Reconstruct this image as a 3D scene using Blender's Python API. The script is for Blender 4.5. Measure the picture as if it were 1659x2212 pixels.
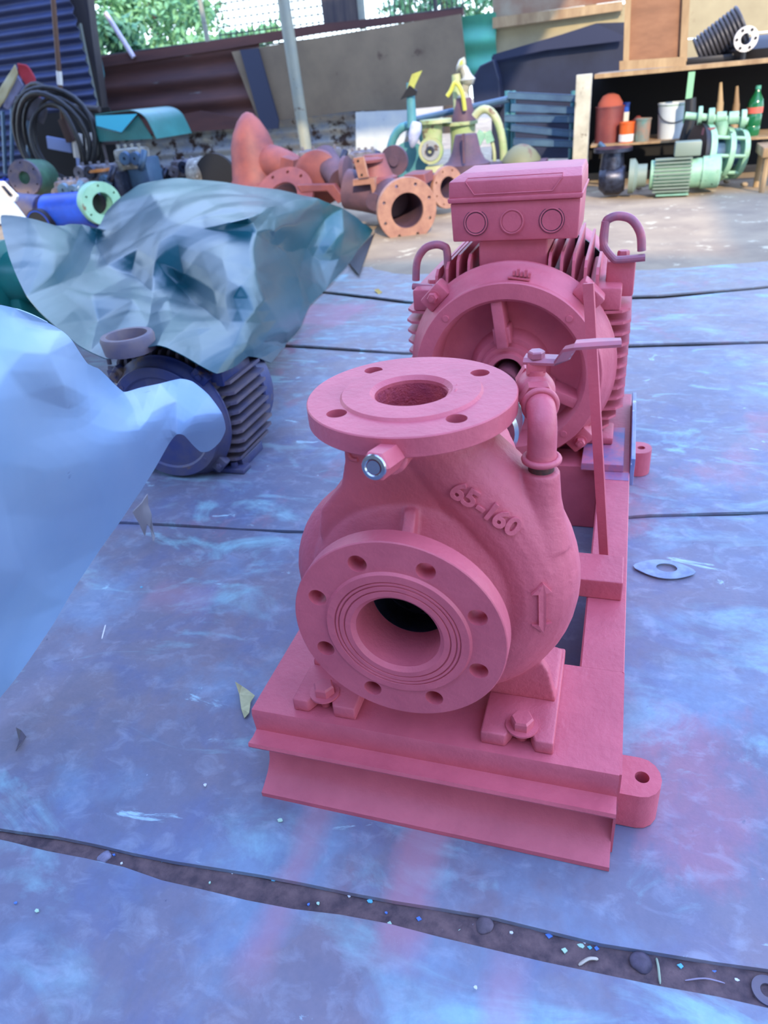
import bpy, bmesh, math, random
from mathutils import Vector, Matrix, Euler, noise
from mathutils.bvhtree import BVHTree
from mathutils.geometry import delaunay_2d_cdt
random.seed(7)
R=math.radians; PI=math.pi
scn=bpy.context.scene; COL=scn.collection
for o in list(bpy.data.objects): bpy.data.objects.remove(o)
# ---------------------------------------------------------------- camera
CAM=Vector((0.1678,-0.46817,0.71031)); EUL=Euler((1.029925,0.0845216,0.295795),'XYZ')
cd=bpy.data.cameras.new('camera'); cam=bpy.data.objects.new('camera',cd); COL.objects.link(cam)
cam.location=CAM; cam.rotation_euler=EUL
cd.sensor_fit='HORIZONTAL'; cd.sensor_width=24.0; cd.lens=24.0*1538.617/1659; cd.clip_start=.02; cd.clip_end=200
cd.dof.use_dof=True; cd.dof.focus_distance=0.78; cd.dof.aperture_fstop=7.0
scn.camera=cam
# ---------------------------------------------------------------- sky and sun
w=bpy.data.worlds.new('sky'); scn.world=w; w.use_nodes=True; nt=w.node_tree; nt.nodes.clear()
tc=nt.nodes.new('ShaderNodeTexCoord'); sp=nt.nodes.new('ShaderNodeSeparateXYZ'); cr=nt.nodes.new('ShaderNodeValToRGB')
bg=nt.nodes.new('ShaderNodeBackground'); wo=nt.nodes.new('ShaderNodeOutputWorld')
nt.links.new(tc.outputs['Generated'],sp.inputs[0]); nt.links.new(sp.outputs['Z'],cr.inputs[0])
nt.links.new(cr.outputs[0],bg.inputs[0]); nt.links.new(bg.outputs[0],wo.inputs[0])
e=cr.color_ramp.elements
e[0].position=0.0; e[0].color=(.80,.95,1,1); e[1].position=.55; e[1].color=(.36,.52,1,1)
m_=cr.color_ramp.elements.new(.16); m_.color=(.58,.77,1,1)
bg.inputs[1].default_value=2.9
sl=bpy.data.lights.new('sun','SUN'); sun=bpy.data.objects.new('sun',sl); COL.objects.link(sun)
sl.energy=3.6; sl.angle=R(1.0); sl.color=(1,.80,.55)
SUN_DIR=Vector((-.42,1,-.60)).normalized()
sun.rotation_euler=SUN_DIR.to_track_quat('-Z','Y').to_euler(); sun.location=(3,-4,5)
scn.view_settings.view_transform='Standard'; scn.view_settings.look='None'
scn.view_settings.exposure=0.62; scn.view_settings.gamma=1; scn.view_settings.use_curve_mapping=False
# ---------------------------------------------------------------- helpers
ROT=EUL.to_matrix(); F=1538.617
def at(px,py,x=None,y=None,z=None):
    """where the sight line through a photo pixel meets a world plane"""
    d=ROT@Vector(((px-829.5)/F,-(py-1106)/F,-1))
    t=((z-CAM.z)/d.z) if z is not None else ((y-CAM.y)/d.y if y is not None else (x-CAM.x)/d.x)
    return CAM+d*t
def lin(c): return tuple((v/255/12.92 if v/255<=.04045 else ((v/255+.055)/1.055)**2.4) for v in c)+(1,)
def mat(name,c,rough=.5,metal=0,spec=.5,var=None,scale=8,detail=6,bump=0,bscale=60,wear=None,wscale=12,wthr=.6,alpha=None,stretch=(1,1,1),coat=0):
    m=bpy.data.materials.new(name); m.use_nodes=True; n=m.node_tree; b=n.nodes['Principled BSDF']
    b.inputs['Roughness'].default_value=rough; b.inputs['Metallic'].default_value=metal
    b.inputs['Specular IOR Level'].default_value=spec; b.inputs['Coat Weight'].default_value=coat
    t=n.nodes.new('ShaderNodeTexCoord'); mp=n.nodes.new('ShaderNodeMapping'); mp.inputs['Scale'].default_value=stretch
    n.links.new(t.outputs['Object'],mp.inputs[0])
    base=None
    def ns(s,d=6):
        q=n.nodes.new('ShaderNodeTexNoise'); q.inputs['Scale'].default_value=s; q.inputs['Detail'].default_value=d; q.inputs['Roughness'].default_value=.6
        n.links.new(mp.outputs[0],q.inputs['Vector']); return q
    def mix(fac,a,bc):
        x=n.nodes.new('ShaderNodeMix'); x.data_type='RGBA'
        n.links.new(fac,x.inputs[0])
        if isinstance(a,tuple): x.inputs[6].default_value=a
        else: n.links.new(a,x.inputs[6])
        x.inputs[7].default_value=bc
        return x.outputs[2]
    def ramp(src,lo,hi):
        r=n.nodes.new('ShaderNodeMapRange'); r.inputs[1].default_value=lo; r.inputs[2].default_value=hi
        n.links.new(src,r.inputs[0]); return r.outputs[0]
    base=lin(c)
    if var: base=mix(ramp(ns(scale,detail).outputs[0],.35,.65),base,lin(var))
    if wear: base=mix(ramp(ns(wscale,8).outputs[0],wthr,wthr+.06),base,lin(wear))
    if isinstance(base,tuple): b.inputs['Base Color'].default_value=base
    else: n.links.new(base,b.inputs['Base Color'])
    if bump:
        q=ns(bscale,4); bp=n.nodes.new('ShaderNodeBump'); bp.inputs['Strength'].default_value=bump; bp.inputs['Distance'].default_value=.002
        n.links.new(q.outputs[0],bp.inputs['Height']); n.links.new(bp.outputs[0],b.inputs['Normal'])
    if alpha is not None: b.inputs['Transmission Weight'].default_value=alpha
    return m
def obj(name,bm,m,parent=None,smooth=None,label=None):
    me=bpy.data.meshes.new(name)
    if isinstance(bm,bmesh.types.BMesh): bm.to_mesh(me); bm.free()
    else: me=bm
    o=bpy.data.objects.new(name,me); COL.objects.link(o)
    if m and not me.materials: me.materials.append(m)
    if smooth is not None:
        for p in me.polygons: p.use_smooth=True
        me.set_sharp_from_angle(angle=R(smooth))
    if parent is not None:
        o.parent=parent
        bpy.context.view_layer.update()
        o.matrix_parent_inverse=parent.matrix_world.inverted()
    if label: o['label']=label
    return o
def tag(o,label,cat,group=None,kind=None):
    if label: o['label']=label
    if cat: o['category']=cat
    if group: o['group']=group
    if kind: o['kind']=kind
    return o
def thing(name,label,cat,loc=(0,0,0),group=None):
    o=bpy.data.objects.new(name,None); COL.objects.link(o); o.location=loc; o.empty_display_size=.05
    return tag(o,label,cat,group)
def struct(name,loc=(0,0,0)):
    o=bpy.data.objects.new(name,None); COL.objects.link(o); o.location=loc; o['kind']='structure'; return o
def kids(o): return [c for c in bpy.data.objects if c.parent==o]
def dup(o,parent=None,label=None,loc=None,rot=None,scale=None):
    ch=kids(o); c=o.copy(); COL.objects.link(c)
    if parent: c.parent=parent
    if label: c['label']=label
    if loc is not None: c.location=loc
    if rot is not None: c.rotation_euler=rot
    if scale is not None: c.scale=(scale,)*3
    for k in ch: dup(k,c)
    return c
def place(o,loc,rot=(0,0,0),s=1):
    o.location=loc; o.rotation_euler=rot; o.scale=(s,s,s); return o
def xf(bm,vs,M): bmesh.ops.transform(bm,matrix=M,verts=vs)
def box(bm,x0,x1,y0,y1,z0,z1,bev=0,M=None):
    r=bmesh.ops.create_cube(bm,size=1); vs=r['verts']
    for v in vs: v.co=Vector(((v.co.x+.5)*(x1-x0)+x0,(v.co.y+.5)*(y1-y0)+y0,(v.co.z+.5)*(z1-z0)+z0))
    if M: xf(bm,vs,M)
    if bev:
        es=list({e for v in vs for e in v.link_edges}); bmesh.ops.bevel(bm,geom=es,offset=bev,segments=2,affect='EDGES',profile=.5)
    return bm
def B(*a,**k): return box(bmesh.new(),*a,**k)
def lathe(prof,n=48,axis='Y',c=(0,0,0),bm=None,close=True,M=None):
    """prof: (along axis, radius)"""
    bm=bm or bmesh.new(); c=Vector(c); rings=[]
    for a,r in prof:
        ring=[]
        for i in range(n):
            t=2*PI*i/n; u,v=r*math.cos(t),r*math.sin(t)
            p=Vector((u,a,v)) if axis=='Y' else (Vector((u,v,a)) if axis=='Z' else Vector((a,u,v)))
            ring.append(bm.verts.new(p+c))
        rings.append(ring)
    L=len(rings)
    for k in range(L if close else L-1):
        A,Bb=rings[k],rings[(k+1)%L]
        for i in range(n):
            j=(i+1)%n
            try: bm.faces.new((A[i],A[j],Bb[j],Bb[i]))
            except ValueError: pass
    if M: xf(bm,[v for r in rings for v in r],M)
    bmesh.ops.recalc_face_normals(bm,faces=bm.faces)
    return bm
def solid(prof,n=48,axis='Y',c=(0,0,0),bm=None,M=None):
    """lathe with end caps"""
    bm=bm or bmesh.new(); n0=len(bm.verts)
    tmp=bmesh.new(); lathe(prof,n,axis,c,tmp,close=False)
    tmp.verts.ensure_lookup_table()
    tmp.faces.new(tmp.verts[0:n]); tmp.faces.new(list(reversed(tmp.verts[len(tmp.verts)-n:])))
    bmesh.ops.recalc_face_normals(tmp,faces=tmp.faces)
    if M: bmesh.ops.transform(tmp,matrix=M,verts=tmp.verts)
    me=bpy.data.meshes.new('t'); tmp.to_mesh(me); tmp.free(); bm.from_mesh(me); bpy.data.meshes.remove(me)
    return bm
def cyl(c,r,h,axis='Z',n=32,r2=None,bm=None,M=None): return solid([(0,r),(h,r if r2 is None else r2)],n,axis,c,bm,M)
def rod(p0,p1,r,n=12,r2=None,bm=None):
    p0=Vector(p0);p1=Vector(p1);d=p1-p0
    M=Matrix.Translation(p0)@d.to_track_quat('Z','Y').to_matrix().to_4x4()
    return solid([(0,r),(d.length,r if r2 is None else r2)],n,'Z',(0,0,0),bm,M)
def tube(pts,rad,n=16,bm=None,cap=True,closed=False):
    bm=bm or bmesh.new(); pts=[Vector(p) for p in pts]; N=len(pts)
    if not isinstance(rad,(list,tuple)): rad=[rad]*N
    rings=[]; ref=None
    for i,p in enumerate(pts):
        if closed: d=pts[(i+1)%N]-pts[i-1]
        else: d=pts[min(i+1,N-1)]-pts[max(i-1,0)]
        d.normalize()
        if ref is None:
            ref=d.orthogonal().normalized()
        ref=(ref-d*ref.dot(d)).normalized(); b=d.cross(ref)
        rings.append([bm.verts.new(p+(ref*math.cos(2*PI*k/n)+b*math.sin(2*PI*k/n))*rad[i]) for k in range(n)])
    for i in range(N if closed else N-1):
        A,Bb=rings[i],rings[(i+1)%N]
        off=0
        if closed and i==N-1:
            off=min(range(n),key=lambda o:(A[0].co-Bb[o].co).length)
        for k in range(n): bm.faces.new((A[k],A[(k+1)%n],Bb[(k+1+off)%n],Bb[(k+off)%n]))
    if cap and not closed:
        bm.faces.new(list(reversed(rings[0]))); bm.faces.new(rings[-1])
    bmesh.ops.recalc_face_normals(bm,faces=bm.faces)
    return bm
def spline(P,n=8):
    P=[Vector(p) for p in P]; out=[]
    for i in range(len(P)-1):
        a=P[max(i-1,0)];b=P[i];c=P[i+1];d=P[min(i+2,len(P)-1)]
        for k in range(n):
            t=k/n; out.append(.5*((2*b)+(c-a)*t+(2*a-5*b+4*c-d)*t*t+(3*b-a-3*c+d)*t**3))
    out.append(P[-1]); return out
def prism(poly,axis,a0,a1,bm=None,bev=0):
    """poly in the other two axes (order xyz without the axis)"""
    bm=bm or bmesh.new()
    def mk(p,a): return Vector((a,p[0],p[1])) if axis=='X' else (Vector((p[0],a,p[1])) if axis=='Y' else Vector((p[0],p[1],a)))
    A=[bm.verts.new(mk(p,a0)) for p in poly]; C=[bm.verts.new(mk(p,a1)) for p in poly]
    fs=[bm.faces.new(A),bm.faces.new(list(reversed(C)))]
    for i in range(len(poly)):
        j=(i+1)%len(poly); fs.append(bm.faces.new((A[i],C[i],C[j],A[j])))
    bmesh.ops.recalc_face_normals(bm,faces=fs)
    if bev: bmesh.ops.bevel(bm,geom=list({e for f in fs for e in f.edges}),offset=bev,segments=2,affect='EDGES',profile=.5)
    return bm
def hexbolt(c,r,h,axis='Z',wr=None,wh=.002,bm=None,d=1):
    bm=bm or bmesh.new()
    if wr: cyl(c,wr,wh*d,axis,24,bm=bm)
    k={'X':0,'Y':1,'Z':2}[axis]; c=list(c)
    if wr: c[k]+=wh*d
    solid([(0,r),(h*d*.8,r),(h*d,r*.85)],6,axis,c,bm)
    return bm
def bake(o,mods):
    """apply modifiers: list of (type, dict)"""
    for t,kw in mods:
        m=o.modifiers.new('m',t)
        for k,v in kw.items(): setattr(m,k,v)
    bpy.context.view_layer.update()
    dg=bpy.context.evaluated_depsgraph_get()
    me=bpy.data.meshes.new_from_object(o.evaluated_get(dg)); me.name=o.name
    o.modifiers.clear(); old=o.data; o.data=me; bpy.data.meshes.remove(old)
    return o
def cut(o,bm,keep=False):
    c=obj('cutter',bm,None); bake(o,[('BOOLEAN',dict(operation='DIFFERENCE',object=c,solver='EXACT'))])
    if not keep: bpy.data.objects.remove(c)
    return o
def shade(o,ang=35):
    for p in o.data.polygons: p.use_smooth=True
    o.data.set_sharp_from_angle(angle=R(ang)); return o
def setmat(o,m): o.data.materials.clear(); o.data.materials.append(m); return o
# ---------------------------------------------------------------- materials
PRIM=mat('primer_pink',(202,96,107),rough=.47,spec=.45,var=(188,86,98),scale=18,bump=.4,bscale=140)
PRIMC=mat('primer_cast',(202,96,107),rough=.52,spec=.45,var=(189,87,98),scale=14,bump=.5,bscale=160)
PRIMR=mat('primer_rough_cast',(190,82,88),rough=.7,spec=.3,var=(160,66,86),scale=60,bump=1.0,bscale=260)
PRIMW=mat('primer_worn',(188,98,108),rough=.42,spec=.5,var=(142,92,108),scale=30,wear=(196,176,186),wscale=55,wthr=.66)
BLUESP=mat('blue_overspray',(104,124,166),rough=.35,var=(136,140,172),scale=25,wear=(205,222,238),wscale=40,wthr=.62)
PRIMB=mat('primer_blue_mist',(200,100,114),rough=.45,var=(98,98,140),scale=22)
RUSTN=mat('rusty_thread',(96,54,46),rough=.7,var=(60,44,44),scale=200)
STEEL=mat('bare_steel',(190,196,205),rough=.22,metal=1,var=(150,158,170),scale=30)
DARK=mat('dark_iron',(38,40,52),rough=.35,metal=.6,var=(60,66,84),scale=40)
BLACK=mat('black_rubber',(22,24,30),rough=.5)
BLUEM=mat('blue_paint_dirty',(42,58,116),rough=.5,var=(92,88,104),scale=9,wear=(120,98,84),wscale=14,wthr=.6,bump=.3)
GREYM=mat('dusty_grey_paint',(116,102,104),rough=.6,var=(78,78,104),scale=14,bump=.3)
# ---------------------------------------------------------------- floor : steel plates over packed dirt
STAINS=[(-.010,.038,-.135,.06,.6),(-.13,-.10,-.19,.03,.45),(.10,.14,-.24,-.11,.4),(-.56,-.44,.30,.36,.3),(-1.05,-.75,1.85,2.1,.6)]
def floor_mat():
    m=bpy.data.materials.new('painted_steel_plate'); m.use_nodes=True; n=m.node_tree; b=n.nodes['Principled BSDF']; L=n.links.new
    t=n.nodes.new('ShaderNodeNewGeometry')
    def mp(s,off=(0,0,0)):
        q=n.nodes.new('ShaderNodeMapping'); q.inputs['Scale'].default_value=s; q.inputs['Location'].default_value=off; L(t.outputs['Position'],q.inputs[0]); return q
    def ns(sc,s=(1,1,1),d=6,off=(0,0,0),dist=0):
        q=n.nodes.new('ShaderNodeTexNoise'); q.inputs['Scale'].default_value=sc; q.inputs['Detail'].default_value=d+3; q.inputs['Distortion'].default_value=dist; q.inputs['Roughness'].default_value=.62
        L(mp(s,off).outputs[0],q.inputs['Vector']); return q.outputs[0]
    def rg(src,a,c,o0=0,o1=1):
        r=n.nodes.new('ShaderNodeMapRange'); r.inputs[1].default_value=a; r.inputs[2].default_value=c; r.inputs[3].default_value=o0; r.inputs[4].default_value=o1; L(src,r.inputs[0]); return r.outputs[0]
    def mix(f,a,c):
        x=n.nodes.new('ShaderNodeMix'); x.data_type='RGBA'; L(f,x.inputs[0])
        if isinstance(a,tuple): x.inputs[6].default_value=a
        else: L(a,x.inputs[6])
        if isinstance(c,tuple): x.inputs[7].default_value=c
        else: L(c,x.inputs[7])
        return x.outputs[2]
    def mul(a,c):
        if isinstance(c,float) and c==1: return a
        x=n.nodes.new('ShaderNodeMath'); x.operation='MULTIPLY'; L(a,x.inputs[0]); 
        if isinstance(c,float): x.inputs[1].default_value=c
        else: L(c,x.inputs[1])
        return x.outputs[0]
    c=mix(rg(ns(2.2,d=5),.38,.62),lin((106,112,134)),lin((130,120,130)))
    c=mix(mul(rg(ns(5,d=8,off=(3,1,0)),.5,.66),.7),c,lin((124,150,176)))
    c=mix(mul(rg(ns(9,d=9,off=(7,2,0),dist=.6),.5,.7),.55),c,lin((96,108,148)))
    # warm tan tone, growing towards the back of the yard
    sx=n.nodes.new('ShaderNodeSeparateXYZ'); L(t.outputs['Position'],sx.inputs[0])
    c=mix(mul(rg(sx.outputs['Y'],.9,3.0),.75),c,lin((166,152,128)))
    # dry paint: pink stains and pale cyan scuffs
    c=mix(mul(rg(ns(2.6,s=(1,.6,1),off=(11,5,0)),.57,.64),.55),c,lin((172,112,124)))
    c=mix(mul(rg(ns(5.5,s=(.75,1.5,1),d=10,off=(2,9,0),dist=.9),.54,.66),mul(rg(ns(1.3,off=(5,5,0)),.40,.56),.8)),c,lin((150,198,204)))
    c=mix(mul(rg(ns(14,s=(.7,1.2,1),d=8,off=(4,0,0),dist=.8),.66,.70),.8),c,lin((178,214,222)))
    c=mix(mul(rg(ns(60,d=2,off=(1,1,0)),.74,.76),.8),c,lin((220,230,235)))
    c=mix(mul(rg(ns(40,d=3,off=(9,1,0)),.70,.74),.7),c,lin((64,66,92)))
    c=mix(mul(rg(ns(150,d=4),.3,.7),.12),c,lin((50,56,80)))
    c=mix(mul(rg(ns(26,s=(1,.8,1),d=12,off=(1,7,0),dist=.3),.46,.66),.30),c,lin((92,96,118)))
    c=mix(mul(rg(ns(34,s=(.8,1.1,1),d=12,off=(8,3,0),dist=.5),.52,.70),.26),c,lin((176,188,204)))
    c=mix(mul(rg(ns(9,s=(.5,1.6,1),d=12,off=(14,3,0),dist=1.5),.59,.65),mul(rg(sx.outputs['Y'],.3,1.3),.5)),c,lin((150,190,192)))
    def band(src,a,d,w_): return mul(rg(src,a-w_,a+w_),rg(src,d+w_,d-w_))
    for (xa_,xb_,ya_,yb_,k_) in STAINS:
        nx_=n.nodes.new('ShaderNodeMath'); nx_.operation='MULTIPLY_ADD'; L(ns(9,d=5),nx_.inputs[0]); nx_.inputs[1].default_value=.05; L(sx.outputs['X'],nx_.inputs[2])
        c=mix(mul(mul(band(nx_.outputs[0],xa_+.025,xb_+.025,.010),band(sx.outputs['Y'],ya_,yb_,.02)),k_),c,lin((176,124,138)))
    L(c,b.inputs['Base Color'])
    L(rg(ns(6,d=6,off=(3,3,0)),.3,.7,.38,.62),b.inputs['Roughness']); b.inputs['Specular IOR Level'].default_value=.5
    bp=n.nodes.new('ShaderNodeBump'); bp.inputs['Strength'].default_value=.35; bp.inputs['Distance'].default_value=.003
    L(ns(22,d=8),bp.inputs['Height']); L(bp.outputs[0],b.inputs['Normal'])
    return m
FLOOR=floor_mat()
DIRT=mat('packed_dirt',(112,90,90),rough=.9,var=(74,60,66),scale=60,wear=(150,150,160),wscale=170,wthr=.70,bump=1,bscale=120)
DIRTF=mat('sandy_dirt',(170,150,120),rough=.95,var=(140,122,100),scale=3,wear=(196,182,150),wscale=9,wthr=.6,bump=.6,bscale=40)
floor=struct('floor')
gU=[(-6,-.30),(-1.2,-.17),(-.70,-.125),(-.477,-.114),(-.353,-.105),(-.19,-.0967),(-.108,-.0892),(-.007,-.0843),(.114,-.0745),(.213,-.0746),(.344,-.0617),(.8,-.03),(1.6,.02),(6,.3)]
gL=[(-6,-.33),(-1.2,-.185),(-.70,-.14),(-.466,-.1266),(-.318,-.1196),(-.2445,-.1233),(-.116,-.1191),(0,-.1067),(.118,-.1055),(.242,-.1003),(.34,-.0939),(.8,-.07),(1.6,-.02),(6,.22)]
s2=[(-6,.05),(-.684,.5323),(-.371,.5533),(.05,.64),(.225,.7057),(.45,.7544),(1.6,.92),(6,1.3)]
s3=[(-6,1.75),(-.8975,1.612),(-.437,1.5566),(.2185,1.6485),(.574,1.7028),(1.8,1.8),(6,2.1)]
s4=[(-6,2.9),(-1.14,2.342),(-.574,2.12),(.3,2.18),(.8,2.35),(6,2.6)]
s5=[(-6,3.9),(-1.3,3.05),(-.2,2.55),(.3,2.60),(.8,2.72),(6,3.1)]
def fy(L,x):
    for (a,b),(c,d) in zip(L,L[1:]):
        if a<=x<=c: return b+(d-b)*(x-a)/(c-a)
    return L[-1][1]
def plate(near,far,z=0,th=.006,jit=.003,name='steel_plate',curl=0):
    xs=[-6,-4,-3,-2.4,-2,-1.7]+[-1.5+.05*i for i in range(60)]+[1.5,1.6,1.7]
    bm=bmesh.new(); top=[]
    for k,x in enumerate(xs):
        y0=(near(x) if callable(near) else near)+jit*noise.noise(Vector((x*9,3,z)))
        y1=(far(x) if callable(far) else far)+jit*noise.noise(Vector((x*9,8,z)))
        row=[]
        for j in range(9):
            t=j/8; y=y0+(y1-y0)*t
            zz=z+.0025*noise.noise(Vector((x*1.5,y*1.5,1)))+curl*(max(0,1-(y-y0)/.12)**2)*(.5+.5*noise.noise(Vector((x*2,5,0))))
            row.append(bm.verts.new((x,y,zz)))
        top.append(row)
    for a,b in zip(top,top[1:]):
        for j in range(8): bm.faces.new((a[j],b[j],b[j+1],a[j+1]))
    g=bmesh.ops.extrude_face_region(bm,geom=bm.faces[:])
    bmesh.ops.translate(bm,verts=[v for v in g['geom'] if isinstance(v,bmesh.types.BMVert)],vec=(0,0,-th))
    bmesh.ops.recalc_face_normals(bm,faces=bm.faces)
    return obj(name,bm,FLOOR,floor)
plate(-2.5,lambda x:fy(gL,x))
plate(lambda x:fy(gU,x),lambda x:fy(s2,x)-.004,curl=.002)
plate(lambda x:fy(s2,x),lambda x:fy(s3,x)-.006,curl=.006)
plate(lambda x:fy(s3,x)+.004,lambda x:fy(s4,x)-.015,curl=.01)
plate(lambda x:fy(s4,x),lambda x:fy(s5,x)-.012,curl=.012)
# dirt under and beyond the plates
bm=bmesh.new()
nx,ny=150,14
rows=[]
for j in range(ny):
    rows.append([])
    for i in range(nx):
        x=-1.6+3.4*i/(nx-1); y=fy(gL,x)-.03+(fy(gU,x)+.03-(fy(gL,x)-.03))*j/(ny-1)
        z=-.006+.003*noise.fractal(Vector((x*40,y*40,0)),1,2,4)+.002*noise.noise(Vector((x*140,y*140,0)))
        rows[-1].append(bm.verts.new((x,y,z)))
for a,b in zip(rows,rows[1:]):
    for i in range(nx-1): bm.faces.new((a[i],a[i+1],b[i+1],b[i]))
obj('dirt_strip',bm,DIRT,floor,smooth=60)['kind']='stuff'
bm=bmesh.new()
bmesh.ops.create_grid(bm,x_segments=120,y_segments=120,size=30)
for v in bm.verts: v.co.z=-.03
obj('dirt_base',bm,DIRTF,floor)
bm=bmesh.new(); rows=[]
for j in range(40):
    rows.append([])
    for i in range(80):
        x=-6+12*i/79; y=2.55+5.0*(j/39)
        fl=max(0,min(1,(y-2.5-.3*noise.noise(Vector((x,0,0))))/.3))
        z=-.012+.016*fl+.012*noise.fractal(Vector((x*2,y*2,0)),1,2,3)*fl
        rows[-1].append(bm.verts.new((x,y,z)))
for a,b in zip(rows,rows[1:]):
    for i in range(79): bm.faces.new((a[i],a[i+1],b[i+1],b[i]))
obj('earth_yard',bm,DIRTF,floor,smooth=60)['kind']='stuff'
# ---------------------------------------------------------------- pump set
PS=thing('pump_set','pink primed centrifugal pump with motor on a steel base, in the middle of the floor','pump')
AX=.2835
# --- base
XL,XR=-.189,.2065
def beam_profile():
    return [(.0203,.1235),(.0185,.117),(.0203,.092),(.0100,.0905),(-.0005,.0925),(-.002,.0885),(0,.0845),(.018,.0790),(.030,.0740),(.0345,.064),(.0345,.040),(.031,.028),(.022,.018),(.008,.0105),(-.0005,.007),(-.0005,.0005),(.16,.0005),(.16,.007),(.06,.012),(.045,.028),(.0445,.07),(.06,.08),(.16,.088),(.163,.1235)]
pb=prism([(p[0],p[1]) for p in beam_profile()],'X',XL,XR-.002)
base=obj('front_beam',pb,PRIM,PS,smooth=40)
def rail(x0,x1,nm):
    # channel rail along y, web upright on the outside
    poly=[(x0,.1235),(x1,.1235),(x1,.0005),(x1-.05 if x1>0 else x1-.05,.0005)]
    s=1 if x1>0 else -1
    if s>0: P=[(x0,.1215),(x0+.002,.1235),(x1-.001,.1235),(x1,.1225),(x1,.0015),(x1-.001,.0005),(x0,.0005),(x0,.008),(x1-.009,.011),(x1-.009,.113),(x0,.116)]
    else: P=[(x1,.1215),(x1-.002,.1235),(x0+.001,.1235),(x0,.1225),(x0,.0015),(x0+.001,.0005),(x1,.0005),(x1,.008),(x0+.009,.011),(x0+.009,.113),(x1,.116)]
    return obj(nm,prism(P,'Y',.1632,.985),PRIM,PS)
rail(.158,XR,'side_rail'); rail(XL,XL+.0485,'side_rail')
obj('cross_member',B(XL+.05,.157,.655,.72,.0005,.1232,bev=.002),PRIM,PS)
obj('cross_member',B(XL+.05,.157,.915,.985,.0005,.1232,bev=.002),PRIM,PS)
obj('support_block',B(-.12,.2005,.292,.352,.1236,.152,bev=.0015),PRIM,PS)
obj('side_plate',B(.2040,.2068,.022,.1632,.0008,.1228),PRIM,PS)
def lug(y):
    bm=bmesh.new(); P=[(.2068,y-.026),(.228,y-.026)]
    for k in range(9):
        a=-PI/2+PI*k/8; P.append((.230+.026*math.cos(a)*.85,y+.026*math.sin(a)))
    P+=[(.2068,y+.026)]
    P=[p for i,p in enumerate(P) if i==0 or (Vector(p)-Vector(P[i-1])).length>1e-4]
    prism(P,'Z',.0008,.052,bm)
    o=obj('anchor_lug',bm,PRIM,PS); cut(o,cyl((.232,y,-.01),.0075,.08)); shade(o,30); setmat(o,PRIM); return o
lug(.083); lug(.885)
# --- pump casing (one cast body, voxel-joined)
bm=bmesh.new()
path=[];rad=[]
def sp_(deg):
    keys=[(125,.094,.026),(180,.101,.036),(270,.104,.043),(330,.105,.047),(360,.106,.048),(400,.110,.048),(415,.112,.048)]
    for (a,r,t),(b,r2,t2) in zip(keys,keys[1:]):
        if a<=deg<=b: k=(deg-a)/(b-a); return r+(r2-r)*k,t+(t2-t)*k
for d in range(125,411,7):
    r,t=sp_(d); path.append((r*math.cos(R(d)),.1,AX+r*math.sin(R(d)))); rad.append(t)
for p,t in [((.060,.1,AX+.103),.047),((.034,.1,AX+.130),.045),((.014,.1,AX+.155),.0435),((.002,.0985,AX+.178),.043)]: path.append(p); rad.append(t)
tube(path,rad,24,bm)
solid([(.010,.050),(.030,.051),(.040,.060),(.049,.082),(.056,.098),(.064,.1065),(.074,.109),(.15,.109),(.16,.10)],64,'Y',(0,0,AX),bm)
prism([(-.085,.310),(-.092,.345),(-.086,.372),(-.062,.400),(-.0555,.425),(-.054,.452),(-.002,.456),(.004,.420),(.018,.400),(.03,.38),(.03,.30)],'Y',.059,.122,bm)
solid([(.34,.030),(.365,.023),(.385,.0185),(.413,.0160)],24,'Z',(.1146,.090,0),bm)
# boss for the plug, rib from suction neck to dish
rod((.0,.062,.446),(.0062,.0065,.4585),.0150,16,.0140,bm)
prism([(.012,.333),(.012,.345),(.050,.384),(.062,.384),(.062,.333)],'X',-.001,.011,bm)
# feet webs
for s in (-1,1):
    prism([(s*.062,.139),(s*.1385,.139),(s*.129,.180),(s*.120,.196),(s*.062,.196)],'Y',.086,.0985,bm)
    prism([(s*.062,.139),(s*.1385,.139),(s*.1385,.146),(s*.115,.150),(s*.062,.175)],'Y',.098,.165,bm)
cas=obj('pump_casing',bm,PRIMC,PS)
bake(cas,[('REMESH',dict(mode='VOXEL',voxel_size=.0021)),('SMOOTH',dict(factor=.5,iterations=5))])
bvh=BVHTree.FromPolygons([v.co for v in cas.data.vertices],[p.vertices for p in cas.data.polygons])
cut(cas,solid([(-.02,.0405),(.105,.0405)],96,'Y',(0,0,AX)))
cut(cas,solid([(.405,.020),(.42,.0322),(.50,.0325)],48,'Z',(0,.0972,0)))
for p in cas.data.polygons: p.use_smooth=True
setmat(cas,PRIMC)
obj('bore_shade_liner',lathe([(.050,.0403),(.087,.0403),(.087,.0392),(.050,.0392)],96,'Y',(0,0,AX)),DARK,cas,smooth=40)  # dark liner paints the shade deep in the suction bore
obj('suction_bore',lathe([(.001,.0404),(.050,.0404),(.050,.0398),(.001,.0398)],96,'Y',(0,0,AX)),PRIM,cas,smooth=40)
# impeller seen in the bore
bm=bmesh.new(); cyl((0,.0875,AX),.0396,.012,'Y',40,bm=bm); lathe([(.078,.0395),(.084,.0395),(.084,.036),(.078,.0375)],48,'Y',(0,0,AX),bm); solid([(0,.004),(.006,.011),(.03,.013)],24,'Y',(0,.060,AX),bm)
for k in range(5):
    a=2*PI*k/5; P=[]
    for j in range(6):
        rr=.010+.026*j/5; aa=a+.9*j/5; P.append((rr*math.cos(aa),.083-.006*(j/5),AX+rr*math.sin(aa)))
    for p,q in zip(P,P[1:]):
        d=Vector(q)-Vector(p)
        box(bm,0,d.length,-.008,.008,-.0012,.0012,M=Matrix.Translation(p)@d.to_track_quat('X','Y').to_matrix().to_4x4())
obj('impeller',bm,DARK,cas,label='dark bare impeller seen inside the suction bore')
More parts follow.
